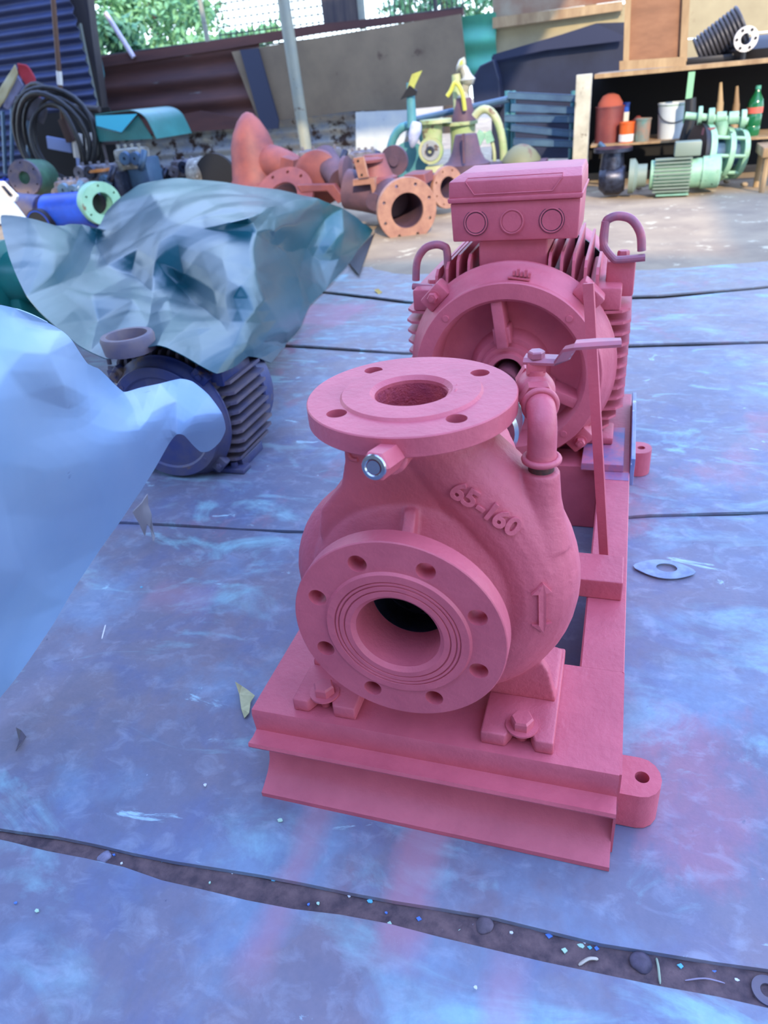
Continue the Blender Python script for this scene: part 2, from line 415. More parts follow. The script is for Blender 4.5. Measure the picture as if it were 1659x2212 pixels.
# suction flange
def ring_prof(t,R0,rf,b,rfh,groove):
    # along axis from face (negative) to back
    p=[(t,R0-.001),(t-.001,R0),(.001,R0),(0,R0-.001),(0,rf+.002),(-rfh,rf)]
    for g in groove: p+=[(-rfh,g+.0008),(-rfh+.0014,g+.0003),(-rfh+.0014,g-.0003),(-rfh,g-.0008)]
    p+=[(-rfh,b+.004),(0.001,b),(t,b)]
    return p
sf=obj('suction_flange',lathe(ring_prof(.020,.100,.067,.0400,.0028,[.0590,.0555,.0500]),96,'Y',(0,.0,AX)),PRIM,PS)
bm=bmesh.new()
for k in range(8):
    a=R(22.5+45*k); cyl((.08*math.cos(a),-.02,AX+.08*math.sin(a)),.0088,.06,'Y',28,bm=bm)
cut(sf,bm); shade(sf,28); setmat(sf,PRIM)
# discharge flange : axis Z, face up
prof=[(AX+.194-a,r) for a,r in ring_prof(.018,.0925,.061,.0325,.0025,[])]
df=obj('discharge_flange',lathe(prof,96,'Z',(0,.0972,0)),PRIM,PS)
bm=bmesh.new()
for k in range(4):
    a=R(45+90*k); cyl((.0725*math.cos(a),.0972+.0725*math.sin(a),AX+.16),.0088,.06,'Z',28,bm=bm)
cut(df,bm); shade(df,28); setmat(df,PRIM)
obj('bore_wall',lathe([(AX+.12,.0324),(AX+.19,.0324),(AX+.19,.0322),(AX+.12,.0322)],64,'Z',(0,.0972,0)),PRIMR,df,smooth=40,label='rough cast inner wall of the discharge bore')
# plug
bm=bmesh.new(); d=Vector((-.0050,-.030,.0042)).normalized()
M=Matrix.Translation(Vector((.0065,.0075,.4610)))@d.to_track_quat('Z','Y').to_matrix().to_4x4()
solid([(0,.0122),(.0265,.0122),(.0290,.0104)],6,'Z',(0,0,0),bm,M)
pl=obj('pipe_cap',bm,PRIM,PS)
M2=M@Matrix.Translation((0,0,.0286)); bm=bmesh.new(); lathe([(0,.0062),(0,.0104),(.0016,.0098),(.0020,.0072),(.001,.0062)],32,'Z',(0,0,0),bm,M=M2); solid([(-.001,.0058),(.0012,.0056)],24,'Z',(0,0,0),bm,M2)
obj('cap_rim',bm,STEEL,pl,smooth=40,label='worn bare metal end of the hex cap')
bm=bmesh.new(); tube([(-.0445+.0065*math.cos(a),.0585,.434+.0065*math.sin(a)) for a in [R(40+28*k) for k in range(10)]],.0022,8,bm); obj('casting_mark',bm,PRIMC,PS,smooth=50)
# embossed lettering laid on the casting
def on_cast(x,z,y=-.3):
    h=bvh.ray_cast(Vector((x,y,z)),Vector((0,1,0)))
    return h[0],h[1]
def on_view(px,py):
    d=(at(px,py,y=.3)-CAM).normalized(); h=bvh.ray_cast(CAM,d); return h[0],h[1]
def letter(ch,size,depth):
    c=bpy.data.curves.new('t','FONT'); c.body=ch; c.size=size; c.extrude=depth; c.bevel_depth=.0004; c.align_x='CENTER'; c.align_y='CENTER'; c.resolution_u=4; c.offset=.0005
    o=bpy.data.objects.new('t',c); COL.objects.link(o); bpy.context.view_layer.update()
    me=bpy.data.meshes.new_from_object(o.evaluated_get(bpy.context.evaluated_depsgraph_get())); bpy.data.objects.remove(o); return me
TP=[('6',(990,1062)),('5',(1016,1077)),('-',(1040,1094)),('1',(1060,1106)),('6',(1080,1122)),('0',(1106,1138))]
pts=[on_view(*p) for _,p in TP]
for i,(ch,_) in enumerate(TP):
    p,nrm=pts[i]; a=pts[max(i-1,0)][0]; b=pts[min(i+1,5)][0]
    X=(b-a); X=(X-nrm*X.dot(nrm)).normalized(); Y=nrm.cross(X)
    M=Matrix((X,Y,nrm)).transposed().to_4x4(); M.translation=p+nrm*.0004
    me=letter(ch,.0225,.0019)
    me.transform(M@Matrix.Diagonal((1.14,1,1,1))); obj('embossed_character',me,PRIMC,cas)
# double arrow
AP=[(-1.0,0),(-.62,.42),(-.62,.16),(.62,.16),(.62,.42),(1.0,0),(.62,-.42),(.62,-.16),(-.62,-.16),(-.62,-.42)]
c0,n0=on_view(1173,1314); up=(on_view(1176,1270)[0]-on_view(1176,1360)[0]).normalized(); X=(up-n0*up.dot(n0)).normalized(); Y=n0.cross(X)
bm=bmesh.new(); top=[];bot=[]
for u,v in AP:
    q=c0+X*(u*.0290)+Y*(v*.0220)+Y*(-.002*(1-u*u))*-1
    h=bvh.ray_cast(q+n0*.02,-n0); hp=h[0] if h[0] else q
    top.append(bm.verts.new(hp+n0*.0030)); bot.append(bm.verts.new(hp-n0*.002))
bm.faces.new(top); bm.faces.new(list(reversed(bot)))
for i in range(10): j=(i+1)%10; bm.faces.new((top[i],bot[i],bot[j],top[j]))
bmesh.ops.recalc_face_normals(bm,faces=bm.faces); obj('rotation_arrow',bm,PRIMC,cas)
# feet pads, slotted, with bolts
for s in (-1,1):
    x0,x1=(.068,.141) if s>0 else (-.141,-.068)
    P=[(x0,.030),(s*.108-.015 if True else 0,.030),(s*.108-.010,.040),(s*.108-.008,.050),(s*.108+.008,.050),(s*.108+.010,.040),(s*.108+.015,.030),(x1,.030),(x1,.171),(x0,.171)]
    ft=obj('pump_foot',prism(P,'Z',.1237,.1405,bev=.002),PRIMC,PS,smooth=50)
    bm=bmesh.new(); cyl((s*.108,.046,.1406),.0165,.0022,'Z',32,bm=bm); hexbolt((s*.108,.046,.1428),.0118,.011,'Z',bm=bm); cyl((s*.108,.046,.1240),.006,.018,'Z',12,bm=bm)
    obj('foot_bolt',bm,PRIM,ft,smooth=30)
# bearing bracket, shaft and coupling behind the casing
bk=obj('bearing_bracket',solid([(.150,.100),(.162,.100),(.168,.075),(.20,.066),(.30,.060),(.36,.058),(.37,.045),(.40,.045)],48,'Y',(0,0,AX)),PRIMC,PS,smooth=35)
obj('bracket_foot',B(-.03,.03,.31,.335,.152,AX-.03,bev=.002),PRIMC,PS)
obj('pump_shaft',cyl((0,.40,AX),.014,.05,'Y',24),STEEL,PS,smooth=40)
cp=obj('coupling',lathe([(.43,.014),(.43,.045),(.435,.05),(.475,.05),(.48,.045),(.48,.014)],48,'Y',(0,0,AX)),STEEL,PS,smooth=35)
obj('coupling_half',lathe([(.49,.014),(.49,.045),(.495,.05),(.535,.05),(.54,.036),(.575,.036),(.575,.014)],48,'Y',(0,0,AX)),STEEL,PS,smooth=35)
obj('rubber_element',lathe([(.478,.014),(.478,.047),(.492,.047),(.492,.014)],40,'Y',(0,0,AX)),BLACK,cp,smooth=35)
obj('motor_shaft',cyl((0,.575,AX),.019,.12,'Y',24),STEEL,PS,smooth=40)
# small pipe, ball valve
bx,by=.1146,.090; DZ=.018
obj('pipe_nipple',lathe([(.394,.006),(.394,.0112),(.404,.0112),(.404,.006)],24,'Z',(bx,by,DZ)),RUSTN,PS,smooth=40,label='rusty threaded nipple')
el=[(bx,by,.402),(bx,by,.410),(bx,by,.425)]
for k in range(1,8):
    a=R(90*k/7); el.append((bx,by+.020*(1-math.cos(a)),.425+.020*math.sin(a)))
el+=[(bx-.001,by+.028,.4455)]
eb=obj('pipe_elbow',tube(el,[.0145,.0125]+[.0125]*(len(el)-2),24),PRIM,PS,smooth=40)
bm=bmesh.new(); VR=[]; tor=[(bx+.0145*math.cos(2*PI*k/28),by+.0145*math.sin(2*PI*k/28),.4055) for k in range(28)]; tube(tor,.0030,8,bm,closed=True); VR.append(obj('elbow_bead',bm,PRIM,eb,smooth=60)); bm=bmesh.new()
tor=[(bx+.0135*math.cos(2*PI*k/28),by+.022,.4455+.0135*math.sin(2*PI*k/28)) for k in range(28)]; tube(tor,.0030,8,bm,closed=True)
VR.append(obj('elbow_bead',bm,PRIM,eb,smooth=60))
vb=obj('ball_valve',solid([(0,.0165),(.014,.0165)],6,'Y',(bx-.001,by+.0275,.4455)),PRIM,PS)
obj('valve_body',solid([(.0138,.0135),(.018,.0165),(.028,.0178),(.038,.0165),(.046,.0135),(.050,.0135)],32,'Y',(bx-.001,by+.0275,.4455)),PRIM,vb,smooth=35)
obj('valve_end',solid([(.050,.0155),(.062,.0155)],6,'Y',(bx-.001,by+.0275,.4455)),PRIM,vb)
vy=by+.0275+.028; vx=bx-.001
bm=bmesh.new(); cyl((vx,vy,.458),.0085,.008,'Z',20,bm=bm); box(bm,vx-.008,vx+.008,vy-.006,vy+.006,.464,.4735)
st=obj('valve_stem',bm,PRIM,vb,smooth=40)
obj('stem_nut',hexbolt((vx,vy,.4768),.0075,.006,'Z'),PRIMW,vb,label='small hex nut with worn paint')
vnut=kids(vb)
bpy.context.view_layer.update()
RZ=Matrix.Translation((bx,by,DZ))@Matrix.Rotation(R(12),4,'Z')@Matrix.Translation((-bx,-by,0))
for o_ in [eb,vb]+VR+vnut: o_.data.transform(RZ)
# handle : pressed strap, flat, rising, then flat
hp=[(.0920,.147,.4925),(.1200,.145,.4925),(.1245,.141,.4945),(.1310,.133,.5075),(.1355,.1290,.5115),(.1530,.1310,.5125),(.1715,.1330,.5127)]
hw=[.010,.010,.0085,.0080,.0080,.0080,.0060]
bm=bmesh.new(); L_=[]; 
for i,(p,wd) in enumerate(zip(hp,hw)):
    p=Vector(p); q=Vector(hp[min(i+1,6)])-Vector(hp[max(i-1,0)]); sd=Vector((-q.y,q.x,0)).normalized()
    L_.append([bm.verts.new(p+sd*wd),bm.verts.new(p+sd*wd*.6+Vector((0,0,.0026))),bm.verts.new(p-sd*wd*.6+Vector((0,0,.0026))),bm.verts.new(p-sd*wd),bm.verts.new(p-sd*wd*.95-Vector((0,0,.0025))),bm.verts.new(p+sd*wd*.95-Vector((0,0,.0025)))])
for a,b in zip(L_,L_[1:]):
    for k in range(6): bm.faces.new((a[k],a[(k+1)%6],b[(k+1)%6],b[k]))
bm.faces.new(L_[0]); bm.faces.new(list(reversed(L_[-1]))); bmesh.ops.recalc_face_normals(bm,faces=bm.faces)
obj('valve_handle',bm,PRIMW,vb,smooth=30,label='bent lever handle, paint worn to bare metal')
# leaning flat stay
bm=bmesh.new(); p0=Vector((.177,.375,.124)); p1=at(1271,612,y=.405)
d=p1-p0; M=Matrix.Translation(p0)@d.to_track_quat('Z','Y').to_matrix().to_4x4()
box(bm,-.0065,.0065,-.002,.002,0,d.length,bev=.0004)
for v in bm.verts: pass
Mx=Matrix.Translation(p0)@Matrix.Rotation(math.atan2(d.x,d.z),4,'Y')@Matrix.Rotation(-math.atan2(d.y,math.hypot(d.x,d.z)),4,'X')@Matrix.Rotation(R(-20),4,'Z')
bmesh.ops.transform(bm,matrix=Mx,verts=bm.verts)
obj('guard_stay',bm,PRIM,PS,label='thin upright flat bar leaning left in front of the motor')
# ---------------------------------------------------------------- electric motor (parts hang under root)
def make_motor(root,m,ay,az,s=1.0,ox=0,full=True,eyem=None,finm=None,sy=1.0):
    """flange face at y=ay, shaft height az above floor, s scale"""
    T=Matrix.Translation((ox,ay,az))@Matrix.Diagonal((s,s*sy,s,1))
    finm=finm or m
    def P_(name,bm,mm=m,parent=root,smooth=35,label=None):
        bmesh.ops.transform(bm,matrix=T,verts=bm.verts); return obj(name,bm,mm,parent,smooth,label)
    prof=[(0,.127),(0,.1505),(.002,.152),(.013,.152),(.016,.150),(.022,.152),(.032,.1585),(.044,.166),(.050,.1685),(.053,.172),(.060,.172),(.062,.168),(.062,.02),(.050,.020),(.050,.024),(.020,.0245),(.014,.027),(.014,.0345),(.022,.0365),(.022,.0440),(.031,.047),(.031,.056),(.040,.062),(.052,.067),(.052,.105),(.046,.1165),(.006,.122)]
    es=P_('end_shield',lathe(prof,96))
    for k,a in enumerate((98,218,338)):
        a=R(a); bm=B(.046,.122,.006,.05,-.009,.009,bev=.002,M=None); bmesh.ops.transform(bm,matrix=Matrix.Rotation(-a,4,'Y'),verts=bm.verts)
        P_('spoke',bm,parent=es)
        bm=bmesh.new(); box(bm,.050,.078,.014,.05,-.014,.014,bev=.003); hexbolt((.060,.014,0),.0075,.006,'Y',bm=bm,d=-1)
        bmesh.ops.transform(bm,matrix=Matrix.Rotation(-a,4,'Y'),verts=bm.verts); P_('hub_bolt',bm,parent=es)
    for a in (45,135,225,315):
        a=R(a); P_('hole_plug',solid([(0,.0055),(-.0025,.0048)],20,'Y',(.1365*math.cos(a),0.0005,.1365*math.sin(a))),parent=es)
        ca,sa=math.cos(a),math.sin(a)
        bm=bmesh.new(); box(bm,.158,.186,.030,.066,-.022,.022,bev=.004)
        bmesh.ops.transform(bm,matrix=Matrix.Rotation(-a,4,'Y'),verts=bm.verts); lg=P_('lug',bm,parent=es)
        bm=hexbolt((.174*ca,.030,.174*sa),.0085,.009,'Y',wr=.011,d=-1); cyl((.174*ca,.021,.174*sa),.004,-.004,'Y',12,bm=bm); P_('shield_bolt',bm,parent=es)
    if full:
        bm=bmesh.new(); random.seed(3)
        for k in range(5): box(bm,-.016+.006*k,-.012+.006*k,.026-.004,.030,.157+.0,.157+.006+.004*(k%2),M=Matrix.Rotation(R(8),4,'Y'))
        box(bm,-.022,.012,.018,.024,.1525,.1545,M=Matrix.Rotation(R(8),4,'Y'))
        P_('foundry_mark',bm,parent=es)
    st=P_('stator_body',solid([(.062,.150),(.36,.150)],64))
    def fin(poly,axis,a0,a1): P_('cooling_fin',prism(poly,axis,a0,a1),finm,st,smooth=None)
    # side fins: horizontal blades with a chamfered front corner
    zs=[-.118+.0185*k for k in range(12)] if full else [-.118+.0265*k for k in range(9)]; ft_=.0022 if full else .0042
    for z in zs:
        inner=math.sqrt(max(.150**2-z*z,.0))-.006
        out=.188 if abs(z)<.08 else .188-(abs(z)-.08)*.55
        for sx in (-1,1):
            P=[(sx*inner,.064),(sx*(out-.012),.076),(sx*out,.092),(sx*out,.352),(sx*inner,.352)]
            fin(P,'Z',z-ft_,z+ft_)
    for x in ([-.128+.0185*k for k in range(15)] if full else [-.13+.026*k for k in range(11)]):
        inner=math.sqrt(max(.150**2-x*x,.0))-.006
        out=.176 if abs(x)<.09 else .176-(abs(x)-.09)*.6
        P=[(.064,inner),(.078,out-.008),(.092,out),(.352,out),(.352,inner)]
        if full and abs(x)<.056: P=[(.064,inner),(.070,inner+.006),(.082,inner+.006),(.082,inner)]
        fin(P,'X',x-ft_,x+ft_)
    # corner ledges that carry the lifting eyes
    for sx in (-1,1):
        bm=B(min(sx*.118,sx*.170),max(sx*.118,sx*.170),.072,.30,.088,.124,bev=.004); P_('corner_ledge',bm,parent=st)
    # feet
    for sx in (-1,1):
        P=[(sx*.075,-az/s+.0+(.0145 if full else .002)),(sx*.160,-az/s+(.0145 if full else .002)),(sx*.160,-az/s+.028),(sx*.135,-az/s+.036),(sx*.128,-.085),(sx*.085,-.115)]
        if full: P=[(a,b+.1235/s) for a,b in P]
        bm=prism(P,'Y',.115,.30,bev=.002); ft=P_('motor_foot',bm)
        zf=(P[2][1])
        pad=[(sx*.080,P[0][1]),(sx*.176,P[0][1]),(sx*.176,P[0][1]+.013),(sx*.080,P[0][1]+.013)]
        P_('foot_pad',prism(pad,'Y',.068,.135,bev=.003),parent=ft)
        P_('anchor_bolt',hexbolt((sx*.142,.093,P[0][1]+.0135),.0115,.012,'Z',wr=.016),STEEL if full else m,parent=ft)
    # fan cover
    fc=P_('fan_cover',solid([(.358,.172),(.366,.176),(.44,.176),(.456,.16),(.458,.12)],64))
    if full: P_('gap_shade_ring',lathe([(.350,.150),(.350,.173),(.358,.173),(.358,.150)],64),BLACK,fc,label='black ring standing for the shaded gap between the fins and the fan cover')  # black ring paints the shade between fins and cover
    # lifting eyes
    em=eyem or m
    for sx in ((-1,1) if full else (-1,)):
        cx,ey,z0,z1=(.1655,.105,.168,.224) if sx>0 else (-.143,.105,.128,.190)
        rx=.0285
        ar=[(cx-sx*rx,ey,z0+.006),(cx-sx*rx,ey,z1-.012),(cx-sx*rx*.8,ey,z1-.003),(cx-sx*rx*.3,ey,z1),(cx+sx*rx*.35,ey,z1-.006),(cx+sx*rx*.85,ey,z1-.026),(cx+sx*rx,ey,z0+.004)]
        ey_=P_('lifting_eye',tube(spline(ar,4),.0066,12),em,st,label='bent bar lifting eye with worn paint')
        bm=bmesh.new(); tube(spline([(cx-sx*rx,ey-.004,z1-.006),(cx-sx*(rx+.001),ey-.005,z0+.018),(cx-sx*.014,ey-.005,z0-.004),(cx-sx*.004,ey-.003,z0-.008),(cx+sx*(rx+.006),ey-.001,z0-.006)],4),.0058,10,bm)
        P_('eye_strap',bm,em,ey_)
        bm=B(cx-.022,cx+.022,ey+.004,ey+.05,.10,z0-.012,bev=.004); P_('eye_pad',bm,parent=ey_)
        bm=hexbolt((cx+sx*.002,ey+.016,z0-.012),.0095,.012,'Z',wr=.013); P_('eye_bolt',bm,parent=ey_)
    return es
mroot=obj('electric_motor',cyl((0,.70,AX),.10,.28,'Y',32),PRIM,PS)
# the motor is one assembly of the set : its parts sit one level down
make_motor(PS,PRIM,.645,AX,eyem=PRIMW)
bpy.data.objects.remove(mroot)
# packing plates and blue overspray near the motor foot
obj('packing_plate',B(.128,.196,.640,.790,.1237,.1372,bev=.001),PRIMB,PS,label='packing plate under the motor foot, over-sprayed blue')
obj('packing_plate',B(-.180,-.085,.640,.790,.1237,.1372,bev=.001),PRIM,PS)
obj('rail_angle',B(.2067,.2135,.640,.93,.100,.150,bev=.001),BLUESP,PS,label='upright edge plate on the right rail, sprayed pale blue')
obj('spray_patch',B(.165,.2055,.612,.6395,.1232,.1241),PRIMB,PS,label='blue paint patch with white scuffs on the rail')
# terminal box
by0,by1=.720,.868
nk=obj('box_neck',prism([(-.058,.430),(.052,.430),(.052,.482),(-.058,.482)],'Y',.735,.85,bev=.003),PRIM,PS)
def taper(z0,z1,x0,x1,X0,X1,ya0,ya1,yb0,yb1,bm,bev=.003):
    vs=[bm.verts.new(v) for v in [(x0,ya0,z0),(x1,ya0,z0),(x1,ya1,z0),(x0,ya1,z0),(X0,yb0,z1),(X1,yb0,z1),(X1,yb1,z1),(X0,yb1,z1)]]
    fs=[bm.faces.new([vs[i] for i in q]) for q in [(3,2,1,0),(4,5,6,7),(0,1,5,4),(1,2,6,5),(2,3,7,6),(3,0,4,7)]]
    if bev: bmesh.ops.bevel(bm,geom=list({e for f in fs for e in f.edges}),offset=bev,segments=2,affect='EDGES',profile=.5)
    return bm
tb=obj('terminal_box',taper(.4815,.540,-.098,.098,-.100,.100,by0+.004,by1,by0+.001,by1,bmesh.new(),.0025),PRIM,PS,smooth=40)
bm=bmesh.new()
taper(.5405,.548,-.1025,.1025,-.1035,.1035,by0-.004,by1+.004,by0-.004,by1+.004,bm,.0018)
taper(.5475,.5715,-.1015,.1015,-.1005,.1005,by0-.002,by1+.003,by0-.001,by1,bm,.002)
taper(.571,.5795,-.1005,.1005,-.086,.098,by0-.001,by1,by0+.036,by1-.012,bm,.002)
ld=obj('box_lid',bm,PRIM,tb,smooth=40)
bm=bmesh.new()
bd=[(-.074,by0-.0022,.5705),(-.061,by0-.0025,.552),(.058,by0-.0025,.5525),(.072,by0-.0022,.5705)]
for a,b in zip(bd,bd[1:]): rod(a,b,.0010,6,bm=bm)
tl=[(-.074,by0-.0005,.571),(-.072,by0+.006,.5748),(.072,by0+.006,.5752),(.072,by0-.0005,.571)]
for a,b in zip(tl,tl[1:]): rod(a,b,.0009,6,bm=bm)
obj('lid_relief',bm,PRIM,ld)
for k,x in enumerate((-.060,-.003,.058)):
    bm=bmesh.new(); yf=by0+.0018
    lathe([(yf+.002,.0185),(yf-.0012,.0185),(yf-.0016,.0180),(yf-.0016,.0168),(yf-.0010,.0162),(yf+.002,.0162)],40,'Y',(x,0,.510),bm)
    solid([(yf+.001,.0150),(yf-.0012,.0148)],40,'Y',(x,0,.510),bm)
    obj('knockout',bm,PRIM,tb,smooth=40)
    bm=lathe([(yf+.001,.0166),(yf-.0001,.0166),(yf-.0001,.0148),(yf+.001,.0148)],40,'Y',(x,0,.510)); lathe([(yf+.001,.0195),(yf-.0001,.0195),(yf-.0001,.0183),(yf+.001,.0183)],40,'Y',(x,0,.510),bm)
    obj('knockout_groove',bm,DARK if k!=1 else PRIM,tb)
# ---------------------------------------------------------------- surroundings
def g(px,py,D): return at(px,py,y=D)
def mpp(px,py,D): return (at(px+1,py,y=D)-at(px,py,y=D)).length
def pan(name,pts,D,th,m,parent=None,bev=0,smooth=None,label=None):
    P=[(g(x,y,D).x,g(x,y,D).z) for x,y in pts]
    return obj(name,prism(P,'Y',D,D+th,bev=bev),m,parent,smooth,label)
def corr(name,x0,x1,z0,z1,D,pitch,amp,m,parent=None,top=None,th=.0):
    bm=bmesh.new(); rows=[]; nz=max(8,int((z1-z0)/pitch*10)); nx=14
    for j in range(nz+1):
        rows.append([])
        for i in range(nx+1):
            x=x0+(x1-x0)*i/nx; t=j/nz; zt=z1 if top is None else z1+top*(i/nx)
            z=z0+(zt-z0)*t; y=D+amp*math.sin(2*PI*z/pitch)+.012*noise.noise(Vector((x*1.3,z*2,D)))
            rows[-1].append(bm.verts.new((x,y,z)))
    for a,b in zip(rows,rows[1:]):
        for i in range(nx): bm.faces.new((a[i],a[i+1],b[i+1],b[i]))
    gg=bmesh.ops.extrude_face_region(bm,geom=bm.faces[:]); bmesh.ops.translate(bm,verts=[v for v in gg['geom'] if isinstance(v,bmesh.types.BMVert)],vec=(0,.004,0))
    bmesh.ops.recalc_face_normals(bm,faces=bm.faces)
    return obj(name,bm,m,parent,smooth=50)
NAVY=mat('navy_sheet',(38,54,98),rough=.6,var=(28,40,78),scale=3)
RUST=mat('rusty_sheet',(96,60,54),rough=.75,var=(66,42,44),scale=2.2,wear=(120,128,132),wscale=3.5,wthr=.66,stretch=(.4,1,3))
WHRUST=mat('whitewashed_rusty_sheet',(186,182,168),rough=.7,var=(130,146,170),scale=5,wear=(66,50,46),wscale=6,wthr=.53)
PLY=mat('weathered_plywood',(132,116,94),rough=.8,var=(112,98,80),scale=2.5,wear=(84,68,56),wscale=5,wthr=.66)
TEAL=mat('teal_sheet',(84,176,144),rough=.5,var=(70,150,130),scale=4)
CREAM=mat('cream_board',(168,156,122),rough=.75,var=(146,134,104),scale=2.5,wear=(112,88,66),wscale=3.5,wthr=.64)
TIMB=mat('pale_timber',(172,146,108),rough=.7,var=(140,112,80),scale=12,stretch=(1,1,.25))
BOXW=mat('brown_plywood',(150,106,76),rough=.6,var=(126,86,60),scale=5,stretch=(1,1,3))
INK=mat('dark_blue_sheeting',(26,32,54),rough=.45,var=(40,48,72),scale=3)
BLK=mat('flat_black',(14,14,18),rough=.8)  # flat black, also paints in the shade of recesses and holes
POST=mat('grey_painted_pole',(128,136,128),rough=.5,var=(150,150,132),scale=6,wear=(92,74,62),wscale=9,wthr=.62)
DWOOD=mat('dark_weathered_post',(48,46,54),rough=.7,var=(70,66,64),scale=8,stretch=(1,1,.2))
CAST=mat('red_oxide_casting',(138,76,72),rough=.6,var=(106,58,66),scale=7,bump=.4)
CASTD=mat('dark_oxide_casting',(100,72,84),rough=.65,var=(70,54,72),scale=7,bump=.4)
FACE=mat('bare_machined_flange',(164,122,100),rough=.5,var=(140,98,84),scale=20)
GRN=mat('pale_green_paint',(150,172,118),rough=.55,var=(176,176,140),scale=9,wear=(110,84,66),wscale=11,wthr=.6,bump=.3)
MINT=mat('mint_green_paint',(122,168,142),rough=.5,var=(150,190,160),scale=14,wear=(40,60,54),wscale=16,wthr=.62)
TBLU=mat('teal_blue_paint',(56,118,134),rough=.5,var=(80,140,146),scale=6)
SLATE=mat('blue_grey_steel',(66,92,122),rough=.4,metal=.3,var=(84,116,140),scale=6)
COBALT=mat('cobalt_blue_paint',(28,74,196),rough=.4,var=(22,54,150),scale=6)
# back wall ------------------------------------------------------
W=6.6
wb=struct('wall_back',(-2,W,0))
xa,xb=g(200,200,W).x-.2,g(880,200,W).x
corr('corrugated_sheet',xa,-3.2,0.0,.62,W,.105,.016,WHRUST,wb)
corr('corrugated_sheet',-3.25,xb,0.0,.62,W+.01,.105,.016,WHRUST,wb)
rs0,rs1=g(190,180,W-.06),g(575,180,W-.06)
corr('rusty_sheet',rs0.x,rs1.x,g(420,262,W-.06).z,g(350,105,W-.06).z,W-.06,.19,.022,RUST,wb)
pan('top_rail',[(190,128),(500,82),(690,52),(1000,18),(1000,32),(690,72),(500,104),(190,150)],W-.10,.05,RUST,wb)
pan('sill_board',[(195,262),(340,258),(430,240),(560,262),(560,275),(330,290),(195,282)],W-.12,.05,RUST,wb)
tag(pan('plywood_sheet',[(500,112),(995,30),(1016,224),(860,238),(760,240),(560,266)],W-.16,.02,PLY),'large grey brown weathered plywood sheet on the back wall, right of the rusty sheet','board')
tag(pan('dark_plank',[(518,108),(556,104),(601,262),(600,278),(566,280)],W-.20,.03,mat('charcoal_plank',(52,58,78),rough=.8)),'dark slate upright plank across the left end of the plywood sheet','plank')
pan('teal_panel',[(993,44),(1066,26),(1072,150),(1005,160)],W-.02,.02,TEAL,wb)
corr('teal_sheet',g(985,100,W-.04).x,g(1072,100,W-.04).x,g(1030,170,W-.04).z,g(1030,32,W-.04).z,W-.05,.20,.02,TEAL,wb)
tag(pan('whitewashed_board',[(768,242),(884,238),(874,300),(850,372),(770,372)],W-.25,.02,mat('white_paint',(196,202,196),rough=.7,var=(176,186,190),scale=6,wear=(90,90,86),wscale=12,wthr=.66)),'white painted board low on the back wall behind the castings','board')
wr=struct('wall_right',(1,W,0))
pan('cream_panel',[(1064,60),(1350,8),(1350,175),(1068,175)],W-.02,.02,CREAM,wr)
pan('cream_panel',[(1352,-60),(1760,-120),(1760,58),(1352,95)],W,.02,CREAM,wr)
pan('cream_panel',[(1352,98),(1760,60),(1760,420),(1352,430)],W-.03,.02,CREAM,wr)
pan('batten',[(1064,38),(1345,2),(1345,22),(1064,62)],W-.10,.05,TIMB,wr)
pan('upper_panel',[(1064,-60),(1352,-70),(1352,0),(1064,38)],W+.02,.02,mat('rusty_brown_panel',(126,84,62),rough=.8,var=(150,140,120),scale=3),wr)
wl=struct('wall_left',(-5,6,0))
corr('blue_sheet',g(-120,100,6.05).x-2.2,g(178,100,6.05).x,.0,2.4,6.05,.088,.017,NAVY,wl)
# window opening above the wall
win=struct('window_1',(-3,W,1))
zt=2.3
for px,py,r,mm in ((449,90,.022,POST),(783,48,.03,POST),(941,24,.018,DWOOD)):
    p=g(px,py,W-.02); obj('window_post',rod((p.x,p.y,p.z-.05),(p.x-.02,p.y,zt),r,10),mm,win,smooth=40)
bm=bmesh.new()
x0,x1=g(470,50,W+.05).x,g(1000,50,W+.05).x
z0=g(470,100,W).z-.05
k=0; x=x0
while x<x1:
    rod((x,W+.05,z0),(x,W+.05,zt),.0055,4,bm=bm); x+=.058 if x<g(700,50,W).x else .045
z=z0+.02
while z<zt: rod((x0,W+.056,z),(g(700,50,W).x,W+.056,z),.0055,4,bm=bm); z+=.058
obj('wire_mesh',bm,DWOOD,win)['kind']='stuff'
bm=bmesh.new()
for zz in (1.18,1.62): rod((g(190,50,W).x,W+.04,zz),(x1,W+.04,zz+.02),.008,6,bm=bm)
obj('cross_wire',bm,DWOOD,win)['kind']='stuff'
p=g(228,28,W-.12);q=g(289,124,W-.12)
tag(obj('pale_tube',rod(p,q,.022,12),mat('pale_tube',(186,178,196),rough=.4),smooth=40),'pale tube leaning in the window opening before the trees','tube')
p=g(606,-40,6.2);q=g(665,345,6.2); dq=(q-p).normalized(); q=q+dq*((q.z-.0)/-dq.z)*1.0
tag(obj('support_pole',rod(q,p-dq*.8,.052,20),POST,smooth=40),'tall round grey pole leaning before the plywood sheet','pole')
tag(pan('hanging_sheet',[(684,-60),(700,62),(722,58),(778,52),(776,-60)],W-.02,.06,mat('dark_sacking',(58,54,62),rough=.85,var=(84,76,74),scale=6,stretch=(4,1,.5)),bev=.01),'dark sacking hanging in the window opening right of the pole','sheet')
# corner post at left
cp_=thing('corner_post','dark leaning corner post between blue wall and rusty sheet','post',g(190,240,6.3))
a=g(160,-60,6.2); b=g(212,245,6.2)
pan('post_core',[(140,-60),(182,-60),(196,60),(222,245),(196,300),(170,300),(160,120)],6.2,.10,DWOOD,cp_)
pan('pale_edge',[(166,60),(178,120),(206,240),(212,240),(186,120),(172,50)],6.16,.03,mat('grey_timber',(116,124,120),rough=.8),cp_)
pan('side_board',[(190,110),(212,110),(222,160),(220,235),(198,235)],6.30,.03,TBLU,cp_)
